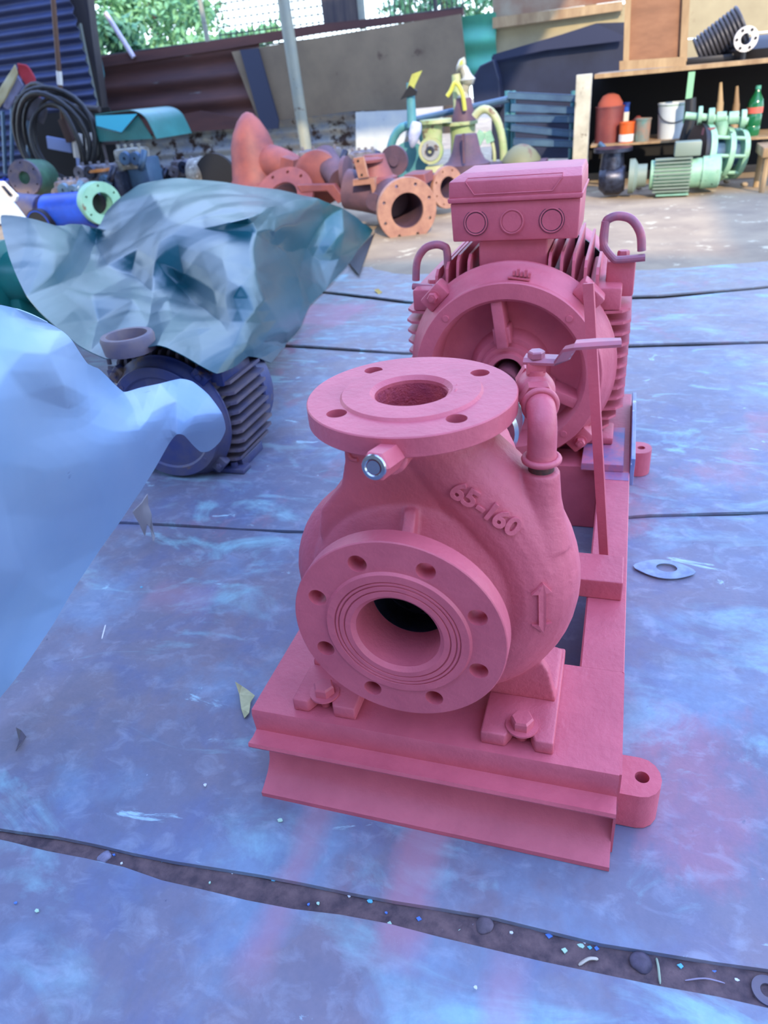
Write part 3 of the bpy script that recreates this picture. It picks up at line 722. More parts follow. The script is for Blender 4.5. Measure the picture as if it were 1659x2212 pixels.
# trees beyond
LEAF=[mat('leaf_bright',(84,140,98),rough=.6,var=(128,176,120),scale=3),mat('leaf_mid',(52,104,80),rough=.6,var=(84,136,100),scale=3)]
BARK=mat('bark',(70,60,52),rough=.9)
def tree(label,x,y,zc,rx,rz,n,mt,seed):
    rr=random.Random(seed); t=thing('tree',label,'tree',(x,y,0),'trees beyond the window opening')
    obj('trunk',tube([(x,y,-.05),(x+.05,y,zc*.5),(x-.05,y,zc)],[.13,.10,.05],10),BARK,t,smooth=50)
    vs=[];fs=[]
    cl=[(rr.uniform(-1,1),rr.uniform(-1,1),rr.uniform(-1,1)) for _ in range(26)]
    for i in range(n):
        c=cl[rr.randrange(26)]
        p=Vector((x+rx*(c[0]*.75+rr.gauss(0,.13)),y+rx*.6*(c[1]*.75+rr.gauss(0,.13)),zc+rz*(c[2]*.75+rr.gauss(0,.12))))
        u=Vector((rr.gauss(0,1),rr.gauss(0,1),rr.gauss(0,1))).normalized(); v=u.orthogonal().normalized(); s=rr.uniform(.035,.07)
        k=len(vs); vs+=[p-u*s,p+v*s*.45,p+u*s,p-v*s*.45]; fs.append((k,k+1,k+2,k+3))
    me=bpy.data.meshes.new('foliage'); me.from_pydata(vs,[],fs); obj('foliage',me,mt,t)['kind']='stuff'
tree('bushy green tree filling the left end of the window opening',-6.6,10.6,2.0,1.3,1.0,6500,LEAF[0],1)
tree('dark green tree seen just right of the corner post',-6.2,8.2,1.2,.8,.55,6000,LEAF[1],2)
tree('green tree seen left of the grey pole through the wire mesh',-4.3,8.3,1.05,.6,.36,3200,LEAF[0],3)
tree('low leafy tree seen directly behind the grey pole',-3.2,10.6,.95,.7,.22,1800,LEAF[1],4)
tree('sparse tree seen right of the dark sacking',-2.6,12.0,1.9,.9,.6,2200,LEAF[1],5)
tree('small green tree seen above the teal sheet',-.6,12.5,2.2,1.2,.5,3500,LEAF[0],6)
# ---------------------------------------------------------------- generic cast pieces built around local axis
def fl_pipe(name,label,cat,loc,axis_dir,Rf,rb,L,n,t,m,mf=None,group=None,rp=None,back=None,up=None):
    """pipe with a drilled flange; flange face at loc looking along axis_dir"""
    th=thing(name,label,cat,loc,group); d=Vector(axis_dir).normalized()
    M=Matrix.Translation(loc)@d.to_track_quat('Z','Y').to_matrix().to_4x4()
    rp=rp or rb*1.25
    bm=bmesh.new(); cutb=bmesh.new()
    lathe([(0,rb),(0,Rf*.99),(-.003,Rf),(-t,Rf),(-t,rp),(-t-.01,rb)],48,'Z',(0,0,0),bm)
    f=obj('flange',bm,mf or m,None)
    for k in range(n):
        a=2*PI*(k+.5)/n; cyl((Rf*.82*math.cos(a),Rf*.82*math.sin(a),-t-.02),Rf*.055,t+.04,'Z',12,bm=cutb)
    cut(f,cutb); shade(f,30); setmat(f,mf or m)
    f.data.transform(M); f.parent=th; bpy.context.view_layer.update(); f.matrix_parent_inverse=th.matrix_world.inverted()
    bm=lathe([(-t*.5,rb*.98),(-t*.5,rp),(-L*.3,rp*.98),(-L,rp),(-L,rb*.98)],40,'Z'); bmesh.ops.transform(bm,matrix=M,verts=bm.verts); obj('pipe_body',bm,m,th,smooth=40)
    return th,M
def part(th,name,bm,m,M=None,smooth=40,label=None):
    if M: bmesh.ops.transform(bm,matrix=M,verts=bm.verts)
    return obj(name,bm,m,th,smooth,label)
GR='red oxide castings piled behind the green tarpaulin'
# e big flanged tee lying on the floor
loc=g(880,455,3.42); s=mpp(880,455,3.42)
th,M=fl_pipe('pipe_casting','large red oxide pipe casting with pale drilled flange, right of the green tarpaulin tip','casting',loc,(.52,-.86,-.05),s*64,s*35,.42,8,.03,CASTD,FACE,GR)
c=M@Vector((0,0,-.20))
bm=bmesh.new(); cyl((c.x-.13,c.y-.02,c.z+.02),.045,.02,'Y',28,bm=bm); part(th,'blank_boss',bm,CASTD)
pts=[M@Vector((0,0,-.30)),M@Vector((0,0,-.42)),M@Vector((0,0,-.42))+Vector((-.10,.05,.02)),M@Vector((0,0,-.42))+Vector((-.26,.06,.05))]
part(th,'pipe_bend',tube(spline(pts,5),[s*43]*16,24),CASTD)
bk_=thing('bracket_casting','red oxide bonnet casting with a bolted side plate, perched above the large pipe casting','casting',g(805,430,3.75),GR)
D=3.75
part(bk_,'top_plate',solid([(0,.085),(.014,.088),(.026,.06)],32,'Z',tuple(g(795,350,D))),CAST)
part(bk_,'bonnet',solid([(0,.125),(.02,.125),(.03,.10),(.09,.075),(.14,.06)],36,'Z',tuple(g(812,392,D+.05))),CAST)
pan('drilled_plate',[(762,342),(785,338),(796,383),(774,386)],D-.12,.02,FACE,bk_,bev=.003)
for (x,y) in ((773,348),(781,378)): part(bk_,'plate_hole',cyl(tuple(g(x,y,D-.126)),.006,.008,'Y',12),BLK)
pan('web_bracket',[(762,388),(808,384),(815,432),(806,436),(800,398),(762,402)],D-.1,.10,FACE,bk_,bev=.003)
# c middle body
D=4.0
mb=thing('volute_casting','broad red oxide volute casting between the bell elbow and the bracket casting','casting',g(690,420,D),GR)
part(mb,'scroll',solid([(-.05,.13),(-.03,.16),(.06,.16),(.10,.11),(.15,.09)],40,'Y',tuple(g(690,385,D+.1)),M=None),CAST)
part(mb,'neck',rod(g(735,390,D),g(700,345,D+.2),.07,24,.09),CASTD)
pan('foot_web',[(640,400),(720,398),(744,432),(730,440),(706,412),(650,416)],D-.1,.06,CAST,mb,bev=.004)
part(mb,'side_flange',solid([(0,.11),(.025,.11),(.03,.07)],36,'X',tuple(g(745,380,D+.05))),CASTD)
# a bell mouth elbow standing
D=4.7
ba=thing('bell_elbow','tall orange red bell mouthed elbow standing left of the grey pole','casting',g(580,395,D),GR)
sc=mpp(570,330,D)
part(ba,'bell_body',solid([(0,sc*58),(sc*12,sc*50),(sc*40,sc*46),(sc*70,sc*42),(sc*92,sc*34),(sc*112,sc*22),(sc*124,sc*10),(sc*127,sc*2)],36,'Z',tuple(g(558,397,D))),CAST,smooth=60)
part(ba,'elbow_outlet',tube(spline([tuple(g(566,350,D)),tuple(g(592,352,D-.03)),tuple(g(618,360,D-.05)),tuple(g(640,370,D-.06))],4),[sc*(34-.6*k) for k in range(13)],28),CAST)
q=g(562,398,D); part(ba,'base_pipe',solid([(.004-q.z,sc*40),(0,sc*40)],28,'Z',tuple(q)),CASTD)
part(ba,'bell_rim',solid([(0,sc*54),(.02,sc*54),(.05,sc*46)],36,'Z',tuple(g(562,398,D))),CAST)
pan('square_pad',[(606,338),(634,346),(630,376),(604,372)],D-.25,.12,CAST,ba,bev=.004)
# b flange disc
D=3.9
th,M=fl_pipe('flange_casting','wide red oxide drilled flange half hidden behind the top of the green tarpaulin','casting',g(610,425,D),(-.05,-.75,.66),.205,.10,.12,10,.028,CASTD,CAST,GR)
# f
th,M=fl_pipe('pipe_stub','dark red pipe stub with a drilled flange beside the left end of the terminal box','casting',g(968,405,4.0),(.8,-.6,0),.115,.06,.14,8,.025,CASTD,FACE,GR)
dp=thing('blank_plate','round purplish blank cover standing behind the large pipe casting','casting',g(852,375,4.1),GR)
part(dp,'cover_disc',cyl(tuple(g(850,348,4.1)),.085,.03,'Y',36,M=None),CASTD)
part(dp,'cover_boss',solid([(0,.03),(.02,.028)],20,'Y',tuple(g(850,348,4.08))),CASTD)
bx_=thing('box_casting','small square red oxide box casting behind the flange of the large pipe casting','casting',g(900,395,3.9),GR)
pan('open_box',[(872,378),(916,376),(920,398),(905,402),(905,388),(874,390)],3.75,.2,CAST,bx_,bev=.004)
pan('box_base',[(874,390),(935,388),(938,440),(880,440)],4.05,.2,CASTD,bx_,bev=.004)
# g bell, standing
D=4.4
bl=thing('bell_casting','dark brown bell shaped casting standing between the green valves and the terminal box','casting',g(1005,380,D),GR)
sc=mpp(1005,330,D)
part(bl,'bell',solid([(-.12,sc*52),(0,sc*50),(sc*8,sc*50),(sc*14,sc*40),(sc*30,sc*31),(sc*60,sc*24),(sc*64,sc*22)],40,'Z',tuple(g(1008,362,D))),CASTD)
part(bl,'rib',B(-.006,.006,-.03,0,0,.16,M=Matrix.Translation(g(1004,352,D-.14))),CASTD)
# ---- green valves
VG='pale green valves by the back wall'
D=4.9; sc=mpp(930,320,D)
v1=thing('gate_valve','pale green valve with a round grey end face and hub toward the camera','valve',g(930,400,D),VG)
c=g(930,326,D)
part(v1,'end_face',lathe([(0,.010),(0,.085),(.02,.088),(.05,.07),(.05,.01)],36,'Y',tuple(c)),GRN)
part(v1,'face_ring',lathe([(-.006,.03),(-.006,.062),(0,.066),(0,.02)],36,'Y',tuple(c)),mat('grey_face',(150,156,160),rough=.5,wear=(90,70,60),wscale=30,wthr=.55))
part(v1,'hub',lathe([(-.02,.014),(-.02,.030),(0,.034),(0,.014)],24,'Y',tuple(c)),STEEL)
part(v1,'body',solid([(-.02,.075),(.03,.065),(.10,.07),(.17,.075)],32,'Z',(c.x,c.y+.07,c.z)),GRN)
part(v1,'top_flange',solid([(0,.11),(.022,.11)],36,'Z',(c.x+.03,c.y+.06,c.z+.165)),GRN)
part(v1,'foot',prism([(c.x-.10,c.z-.235),(c.x+.10,c.z-.235),(c.x+.055,c.z-.10),(c.x-.045,c.z-.10)],'Y',c.y+.02,c.y+.14,bev=.005),GRN)
ar=thing('valve_arch','teal blue rounded casting left of the round faced green valve','casting',g(870,345,D+.2),VG)
q=g(884,352,D+.2); part(ar,'arch',tube([(q.x+.15*math.cos(R(a)),q.y,q.z+.24*math.sin(R(a))) for a in range(0,181,15)],[.03]*13,12),TBLU)
part(ar,'body',solid([(0,.14),(.12,.12)],28,'Y',(q.x,q.y,q.z)),TBLU)
part(ar,'stem_tube',rod(g(890,275,D),g(886,178,D),.034,16,.026),TBLU)
pan('yellow_foil',[(876,200),(890,160),(912,152),(896,185),(892,206)],D-.03,.012,mat('yellow_green_foil',(176,184,96),rough=.4,var=(150,150,80),scale=12),ar)
pan('black_wrap',[(864,216),(884,184),(900,196),(898,206),(884,208)],D-.045,.02,BLACK,ar)
tag(obj('work_glove',tube(spline([tuple(g(900,264,D-.09)),tuple(g(897,282,D-.10)),tuple(g(893,300,D-.10)),tuple(g(890,318,D-.09))],4),[.03,.034,.038,.040,.040,.040,.038,.036,.034,.030,.024,.018,.012],10),mat('white_cloth',(190,196,214),rough=.9,var=(150,160,196),scale=20),smooth=50),'crumpled white glove hung over the pale green valve','glove')
v2=thing('spindle_valve','pale green valve with upright spindle wrapped in yellow tape and clear bag','valve',g(1000,380,D+.2),VG)
c=g(1000,300,D+.2)
part(v2,'body',solid([(-.30,.10),(-.12,.09),(0,.085),(.10,.09)],32,'Z',(c.x,c.y,c.z)),GRN)
part(v2,'top_flange',solid([(0,.125),(.02,.125)],36,'Z',(c.x-.02,c.y,c.z+.09)),GRN)
part(v2,'bonnet',solid([(0,.085),(.10,.06),(.14,.055)],28,'Z',(c.x+.01,c.y,c.z+.11)),CASTD)
part(v2,'spindle',rod(g(992,240,D+.2),g(985,160,D+.2),.038,14,.03),GRN)
bm=tube(spline([tuple(g(1004,238,D+.1)),tuple(g(998,200,D+.08)),tuple(g(984,178,D+.06)),tuple(g(974,196,D+.06)),tuple(g(966,208,D+.06))],4),.014,8); part(v2,'tape',bm,mat('yellow_tape',(190,192,84),rough=.5))
bm=tube(spline([tuple(g(1000,222,D+.2)),tuple(g(1004,196,D+.2)),tuple(g(1010,172,D+.2)),tuple(g(1000,146,D+.2)),tuple(g(990,138,D+.2))],4),[.03+.012*math.sin(k)+.006*(k%3) for k in range(17)],10); part(v2,'plastic_bag',bm,mat('milky_plastic',(150,146,126),rough=.3,var=(190,196,200),scale=10,wear=(180,186,90),wscale=5,wthr=.55))
whl=thing('hand_wheel','pale green arc shaped wheel guard right of the spindle valve','wheel',g(1060,360,D),VG)
q=g(1045,345,D); part(whl,'rim',tube([(q.x+.13*math.cos(R(a)),q.y+.04,q.z+.30*math.sin(R(a))) for a in range(-10,121,10)],[.026]*14,12),GRN)
part(whl,'lug_plate',B(-.03,.03,-.01,.01,-.04,.04,M=Matrix.Translation(g(1036,298,D))@Matrix.Rotation(R(35),4,'Y')),MINT)
part(whl,'lug_plate',B(-.025,.025,-.01,.01,-.035,.035,M=Matrix.Translation(g(1056,296,D))@Matrix.Rotation(R(-20),4,'Y')),MINT)
part(whl,'inner_arc',tube([(q.x+.07*math.cos(R(a)),q.y+.02,q.z+.16*math.sin(R(a))) for a in range(-10,170,12)],[.012]*15,8),GRN)
cv=thing('domed_cover','olive green domed cover lying on a flat brown casting left of the steel stack','casting',g(1115,350,D-.2),VG)
q=g(1126,348,D-.2); part(cv,'dome',solid([(0,.125),(.02,.12),(.06,.09),(.09,.05),(.10,.015)],36,'Z',tuple(q)),mat('olive_paint',(112,114,84),rough=.6,wear=(104,84,66),wscale=8,wthr=.58))
part(cv,'slab',B(q.x-.22,q.x+.16,q.y-.12,q.y+.12,q.z-.07,q.z-.002,bev=.006),CASTD)
part(cv,'slab_foot',B(q.x-.18,q.x+.12,q.y-.10,q.y+.10,.004,q.z-.07),CASTD)
tag(obj('steel_bar',rod(g(900,258,D+.4),g(1100,214,D+.4),.022,8),SLATE,smooth=30),'long thin steel bar slanting behind the pale green valves','bar')
# ---- steel stack
rr=random.Random(5)
for k,(py0,py1,x0,x1,dd) in enumerate([(206,214,1098,1262,5.3),(232,240,1105,1262,5.25),(256,258,1092,1262,5.2),(276,292,1105,1262,5.15),(306,312,1110,1262,5.1)]):
    a=g(x0,py0,dd); b=g(x1,py1,dd); d=(b-a); t=Matrix.Translation(a)@d.to_track_quat('X','Z').to_matrix().to_4x4()
    bm=bmesh.new(); L=d.length
    for q in ((-.035,.035,.018,.022),(-.035,-.031,-.022,.02),(-.035,.035,-.022,-.018)): box(bm,0,L,q[0],q[1],q[2],q[3],M=t)
    wd=['topmost','second from top','middle','second from bottom','lowest'][k]
    tag(obj('steel_channel',bm,SLATE),f'{wd} blue grey steel channel in the stack left of the white post','steel bar',group='steel channels stacked left of the shelf',)
sp_root=thing('stack_rack','dark rack of upright spacers carrying the steel channels','rack',g(1100,340,5.3))
for x in (1096,1108): part(sp_root,'upright',rod(g(x,196,5.42),(g(x,196,5.42).x,5.42,.004),.02,8),TBLU)
part(sp_root,'upright',rod(g(1240,196,5.42),(g(1240,196,5.42).x,5.42,.004),.02,8),TBLU)
# dark sheeting leaning
tag(pan('dark_sheeting',[(1062,122),(1140,98),(1288,50),(1350,48),(1350,340),(1062,345)],6.2,.03,INK),'dark blue sheeting leaning on the cream wall above the steel stack','sheet')
tag(pan('dark_sheet_fold',[(1064,118),(1290,52),(1345,76),(1344,88),(1180,108),(1066,132)],6.12,.03,mat('blue_black_fold',(40,46,70),rough=.4)),'folded upper edge of dark sheet along the cream wall','sheet')
tag(pan('dark_drum',[(1036,142),(1066,128),(1078,170),(1082,232),(1024,240),(1018,172)],6.0,.2,INK,bev=.01),'dark blue barrel shape beside the teal sheet','drum')
# ---------------------------------------------------------------- shelf
SY=4.85
sh=thing('workshop_shelf','rough timber shelf with white post and recess blacked in as shade at right back','shelf',(g(1400,300,SY).x,SY,0))
a=g(1285,158,SY);b=g(1659,138,SY)
ztop=(a.z+b.z)/2
part(sh,'top_board',B(a.x,b.x+.6,SY-.02,SY+.75,ztop-.012,ztop+.012),TIMB)
q=g(1263,160,SY-.1); part(sh,'white_post',B(q.x-.045,q.x+.045,SY-.16,SY-.07,.004,q.z,bev=.004),mat('white_flaking_post',(196,192,172),rough=.7,var=(160,156,138),scale=9,wear=(90,80,66),wscale=12,wthr=.6))
q=g(1495,150,SY); gp=part(sh,'green_post',B(q.x-.018,q.x+.018,SY-.02,SY+.02,.35,q.z-.012),mat('mint_post',(130,186,142),rough=.6))
part(sh,'post_wrap',tube([g(1492,212,SY-.03),g(1491,260,SY-.03),g(1480,300,SY-.04),g(1474,345,SY-.04)],[.032,.034,.036,.028],12),BLACK)
zl=g(1400,306,SY).z
part(sh,'lower_board',B(a.x,g(1515,300,SY).x,SY-.01,SY+.5,zl-.012,zl+.0),TIMB)
zr=g(1625,297,SY).z
part(sh,'lower_board',B(g(1585,297,SY).x,b.x+.6,SY-.01,SY+.5,zr-.012,zr),TIMB)
part(sh,'back_shade_panel',B(a.x-.05,b.x+.6,SY+.76,SY+.78,.004,ztop-.012),BLK)  # black panels here paint the deep shade inside the shelf
part(sh,'side_shade_panel',B(a.x-.08,a.x-.06,SY+.1,SY+.76,.004,ztop-.012),BLK)
part(sh,'end_leg',B(b.x+.4,b.x+.45,SY-.02,SY+.03,.004,ztop-.012),TIMB)
part(sh,'brace',rod(g(1295,310,SY-.02),g(1338,350,SY-.1),.016,10),SLATE)
# things on the lower board
def can(name,label,cat,px,py0,py1,wpx,m,body2=None,lid=None,D=SY+.1,group='cans and pails on the lower shelf',taper_=.95,handle=False,base=None,band=None):
    s=mpp(px,py0,D); r=wpx*s/2; z0=base if base is not None else g(px,py1,D).z; h=g(px,py0,D).z-z0; c=g(px,py1,D)
    t=thing(name,label,cat,(c.x,D,z0),group)
    part(t,'body',lathe([(0,r*taper_),(0,.004),(.004,.004),(.004,r*taper_-.003),(h,r-.003),(h,r)],32,'Z',(c.x,D,z0)),m,smooth=40)
    part(t,'rim',lathe([(h-.008,r+.003),(h+.002,r+.003),(h+.002,r-.005),(h-.008,r-.005)],32,'Z',(c.x,D,z0)),m,smooth=40)
    if band: part(t,'label_band',lathe([(h*band[0],r*.985+.001),(h*band[1],r*.995+.0015),(h*band[1],r*.98),(h*band[0],r*.97)],32,'Z',(c.x,D,z0)),band[2])
    if lid: part(t,'contents',solid([(h*.75,r*.9),(h+.02,r*.85),(h+.06,r*.55),(h+.075,r*.2)],20,'Z',(c.x,D,z0)),lid)
    if handle:
        part(t,'wire_handle',tube([(c.x-r*math.cos(R(a_)),D-r*1.02*math.sin(R(a_))*.98,z0+h*.86-r*1.0*math.sin(R(a_))*.8) for a_ in range(0,181,15)],.003,6),DARK)
    return t
OXC=mat('oxide_paint_can',(128,62,58),rough=.5,var=(104,50,52),scale=9)
ORC=mat('orange_label',(208,92,34),rough=.4); WHC=mat('white_label',(214,212,206),rough=.5)
can('paint_pail','large red brown pail with a red cloth heaped in it, next to the white post','pail',1313,230,304,62,OXC,lid=mat('red_cloth',(160,80,64),rough=.9),base=zl,D=SY+.16)
can('paint_can','small orange and white paint can in front of the red brown pail','can',1352,264,304,32,ORC,base=zl,D=SY+.05,band=(.06,.42,WHC))
can('paint_can','teal can with orange side standing right of the orange can','can',1386,256,302,34,mat('teal_can',(70,128,126),rough=.4,var=(196,104,50),scale=4),base=zl,D=SY+.06)
can('spray_bottle','slim blue and white bottle behind the orange can','bottle',1349,222,268,16,mat('blue_bottle',(40,86,190),rough=.3),base=zl,D=SY+.30,band=(.2,.75,WHC))
can('white_bucket','white plastic bucket with wire handle and printed panel','bucket',1450,222,302,72,mat('white_plastic',(206,216,220),rough=.4),base=zl,D=SY+.16,handle=True,taper_=.86,lid=None,band=(.93,1.0,MINT))
tag(obj('oil_can',solid([(0,.06),(.09,.06),(.11,.03),(.13,.01)],24,'Z',(g(1378,262,SY+.3).x,SY+.33,zl)),OXC,smooth=40),'dull red can half hidden behind the teal can','can',group='cans and pails on the lower shelf')
tag(obj('crumpled_cloth',solid([(0,.09),(.04,.10),(.09,.06),(.11,.02)],9,'Z',(g(1335,225,SY+.4).x,SY+.45,ztop-.28)),mat('olive_cloth',(84,82,30),rough=.9),smooth=60),'olive cloth heaped at the back of the shelf above the red pail','cloth') if False else None
# bottle
GLS=mat('green_plastic',(30,120,72),rough=.12,alpha=.35,spec=.6)
D=SY+.12; c=g(1622,290,D); s=mpp(1622,290,D)
bt=thing('green_bottle','clear green soft drink bottle with teal cap on the right shelf','bottle',(c.x,D,zr))
H=g(1622,186,D).z-zr
part(bt,'bottle_body',lathe([(0,.01),(0,.042),(.01,.046),(H*.18,.046),(H*.20,.044),(H*.22,.046),(H*.42,.046),(H*.44,.043),(H*.60,.046),(H*.72,.040),(H*.86,.018),(H*.93,.014),(H*.93,.012),(H*.86,.015),(H*.70,.036),(H*.4,.042),(.008,.042),(.008,.01)],36,'Z',(c.x,D,zr)),GLS)
part(bt,'bottle_cap',solid([(H*.93,.016),(H,.015)],20,'Z',(c.x,D,zr)),TEAL)
part(bt,'bottle_label',lathe([(H*.46,.0465),(H*.58,.0465),(H*.58,.0455),(H*.46,.0455)],30,'Z',(c.x,D,zr)),mat('red_label',(208,96,80),rough=.4))
# two spindles
for k,(x,y0,y1,lb) in enumerate([(1553,178,262,'pale tapered wooden spindle upright behind the mint green pump'),(1588,186,262,'pale thin spindle between the tapered spindle and the green bottle')]):
    D=SY+.1; p=g(x,y1,D); q=g(x+4,y0,D)
    t=thing('wooden_spindle',lb,'spindle',(p.x,D,zr),'upright spindles on the right shelf')
    part(t,'thick_end',rod((p.x,D,zr+.0),(p.x*.6+q.x*.4,D,p.z*.5+q.z*.5),.026,10,.020),TIMB)
    part(t,'thin_end',rod((p.x*.6+q.x*.4,D,p.z*.5+q.z*.5),(q.x,D,q.z),.017,10,.008),TIMB)
part(sh,'short_board',B(g(1525,262,SY).x,g(1600,262,SY).x,SY+.02,SY+.3,zr-.012,zr),TIMB)
# mint pump / flange assembly on the ground by the shelf
D=SY-.27; s=mpp(1540,320,D)
mp_=thing('mint_pump','mint green pump with wide drilled flanges standing under the right shelf','pump',(g(1550,390,D).x,D,.004))
c=g(1510,332,D); ax=Vector((-.93,-.30,.10)).normalized(); M=Matrix.Translation(c)@ax.to_track_quat('Z','Y').to_matrix().to_4x4()
part(mp_,'black_disc',solid([(0,s*62),(.02,s*64),(.03,s*64)],40,'Z',(0,0,0),None,M),BLACK)
f=lambda z,r,t,m,nm: part(mp_,nm,solid([(z,s*r),(z-t,s*r)],40,'Z',(0,0,0),None,M),m)
f(0,63,.035,MINT,'front_flange'); f(-.12,58,.03,MINT,'middle_flange'); f(-.21,52,.03,MINT,'rear_flange')
part(mp_,'core',solid([(0,s*34),(-.26,s*30)],28,'Z',(0,0,0),None,M),SLATE)
for k in range(8):
    a_=2*PI*k/8; p=M@Vector((s*52*math.cos(a_),s*52*math.sin(a_),-.03)); q=M@Vector((s*50*math.cos(a_),s*50*math.sin(a_),-.22)); part(mp_,'tie_bolt',rod(p,q,.010,8),MINT)
p=g(1490,262,D);q=g(1605,262,D)
for k,(x,r,wd) in enumerate([(1508,19,.02),(1530,17,.03),(1548,11,.05),(1574,13,.05),(1600,19,.025)]):
    part(mp_,'shaft_collar',solid([(0,s*r),(wd,s*r)],24,'X',tuple(g(x,250+ (x-1508)*.08,D))),MINT)
part(mp_,'shaft',rod(g(1480,250,D),g(1615,262,D),s*8,14),MINT)
part(mp_,'riser',rod(g(1560,262,D),g(1556,300,D),s*15,18,s*12),MINT)
part(mp_,'rust_cap',solid([(0,.04),(.035,.035)],16,'Z',tuple(g(1530,290,D-.05))),CAST)
# coil of hose, wheel and box on top of shelf
HOSE=mat('grey_black_hose',(58,58,64),rough=.45)
hc=thing('ribbed_hose','coil of black ribbed hose on the shelf top','hose',(g(1530,120,SY+.35).x,SY+.35,ztop+.012))
p0=g(1510,112,SY+.3);p1=g(1602,52,SY+.3)
hd=(p1-p0).normalized(); hu=hd.orthogonal().normalized(); hv=hd.cross(hu)
for k in range(12):
    t_=k/11; c=p0.lerp(p1,t_); rr_=.078+.022*t_
    part(hc,'hose_rib',tube([tuple(c+(hu*math.cos(R(a_))+hv*math.sin(R(a_)))*rr_) for a_ in range(0,360,18)],.0095,8,closed=True),HOSE)
part(hc,'hose_core',tube([tuple(p0),tuple(p1)],[.055,.07],20),BLACK)
part(hc,'hose_base',B(p0.x-.08,p1.x+.02,SY+.2,SY+.4,ztop+.0125,ztop+.05,bev=.008),BLACK)
wh=thing('white_flange','small white drilled flange leaning on the ribbed hose','flange',(g(1612,80,SY+.1).x,SY+.1,ztop+.012))
c=g(1612,84,SY+.1); part(wh,'ring',lathe([(0,.03),(0,.065),(.02,.065),(.02,.03)],30,'Y',tuple(c)),WHC)
for k in range(6): part(wh,'hole_plug',cyl((c.x+.05*math.cos(k*PI/3),SY+.094,c.z+.05*math.sin(k*PI/3)),.008,.008,'Y',10),BLK)
part(wh,'prop',rod((c.x,SY+.12,c.z-.06),(c.x,SY+.12,ztop+.012),.015,8),BLACK)
tag(obj('black_sack',solid([(0,.22),(.05,.24),(.09,.17),(.12,.05)],14,'Z',(g(1640,110,SY+.3).x+.02,SY+.35,ztop+.0125)),BLACK,smooth=60),'low black sack on the shelf top right of the hose','sack')
bxx=thing('wooden_cabinet_back','brown plywood panel with pale side battens standing on the shelf top','panel',(g(1412,140,SY).x,SY,ztop+.012))
pan('plywood_face',[(1358,-70),(1485,-70),(1478,134),(1352,138)],SY+.05,.012,BOXW,bxx)
pan('side_batten',[(1352,-70),(1366,-70),(1358,140),(1346,140)],SY+.02,.03,TIMB,bxx)
pan('side_batten',[(1478,-70),(1494,-70),(1484,132),(1468,132)],SY+.02,.03,TIMB,bxx)
pan('bottom_batten',[(1338,132),(1482,122),(1482,142),(1338,152)],SY-.0,.03,TIMB,bxx)
# small grey motor pump on the ground
D=4.42; s=mpp(1380,390,D)
sm=thing('small_motor_pump','small grey finned motor with black pump head on the ground before the shelf','pump',(g(1380,420,D).x,D,.01))
c=g(1412,378,D)
part(sm,'motor_body',solid([(0,s*30),(.28,s*30)],32,'X',(c.x-.02,D,c.z)),MINT)
for k in range(10):
    z_=c.z-.085+.019*k; part(sm,'fin',B(c.x,c.x+.20,D-s*30-.018+abs(k-4.5)*.006,D-.02,z_-.004,z_+.004),mat('grey_green_fin',(120,136,124),rough=.5) if k==0 else bpy.data.materials['grey_green_fin'])
part(sm,'terminal_box',B(c.x+.10,c.x+.24,D-.06,D+.04,c.z+.095,c.z+.17,bev=.006),bpy.data.materials['grey_green_fin'])
part(sm,'fan_cover',solid([(0,s*33),(.09,s*33),(.10,s*26)],32,'X',(c.x+.26,D,c.z)),MINT)
part(sm,'adapter',solid([(0,s*36),(.03,s*36),(.05,s*24),(.10,s*24)],32,'X',(c.x-.14,D,c.z)),bpy.data.materials['grey_green_fin'])
part(sm,'pump_head',solid([(0,s*20),(.04,s*34),(.12,s*34),(.15,s*26)],32,'X',(c.x-.31,D,c.z-.01)),DARK)
part(sm,'pump_flange',solid([(0,.11),(.02,.11)],30,'Z',(c.x-.24,D,c.z+.14)),DARK)
part(sm,'pump_neck',solid([(0,.07),(.10,.06)],24,'Z',(c.x-.24,D,c.z+.05)),DARK)
part(sm,'foot',B(c.x+.02,c.x+.20,D-.10,D+.08,.012,c.z-.10,bev=.004),MINT)
# stool
D=4.45
st_=thing('timber_stool','pale timber stool cut off by the right edge','stool',(g(1655,400,D).x,D,.01))
q=g(1645,322,D); part(st_,'seat',B(q.x-.01,q.x+.30,D-.15,D+.15,q.z-.03,q.z+.02,bev=.004),TIMB)
for dx,dy in ((.02,-.12),(.26,-.12),(.02,.12),(.26,.12)): part(st_,'leg',rod((q.x+dx,D+dy,.004),(q.x+dx,D+dy,q.z-.03),.016,8),TIMB)
rr=random.Random(9)
for k in range(7):
    px=1380+38*k; p=at(px,398+rr.uniform(-6,4)+ (10 if k<2 else 0),z=.02); r=rr.uniform(.015,.03)
    bm=bmesh.new(); bmesh.ops.create_icosphere(bm,subdivisions=2,radius=r)
    for v in bm.verts: v.co*=1+.3*noise.noise(v.co*60); v.co.z*=.6
    bmesh.ops.translate(bm,verts=bm.verts,vec=(p.x,p.y,.012+r*.5)); tag(obj('rubble_stone',bm,DIRTF,smooth=60),['leftmost','second','third','fourth','fifth','sixth','rightmost'][k]+' small sandy stone from the left on the earth before the shelf','stone','rubble before the shelf')
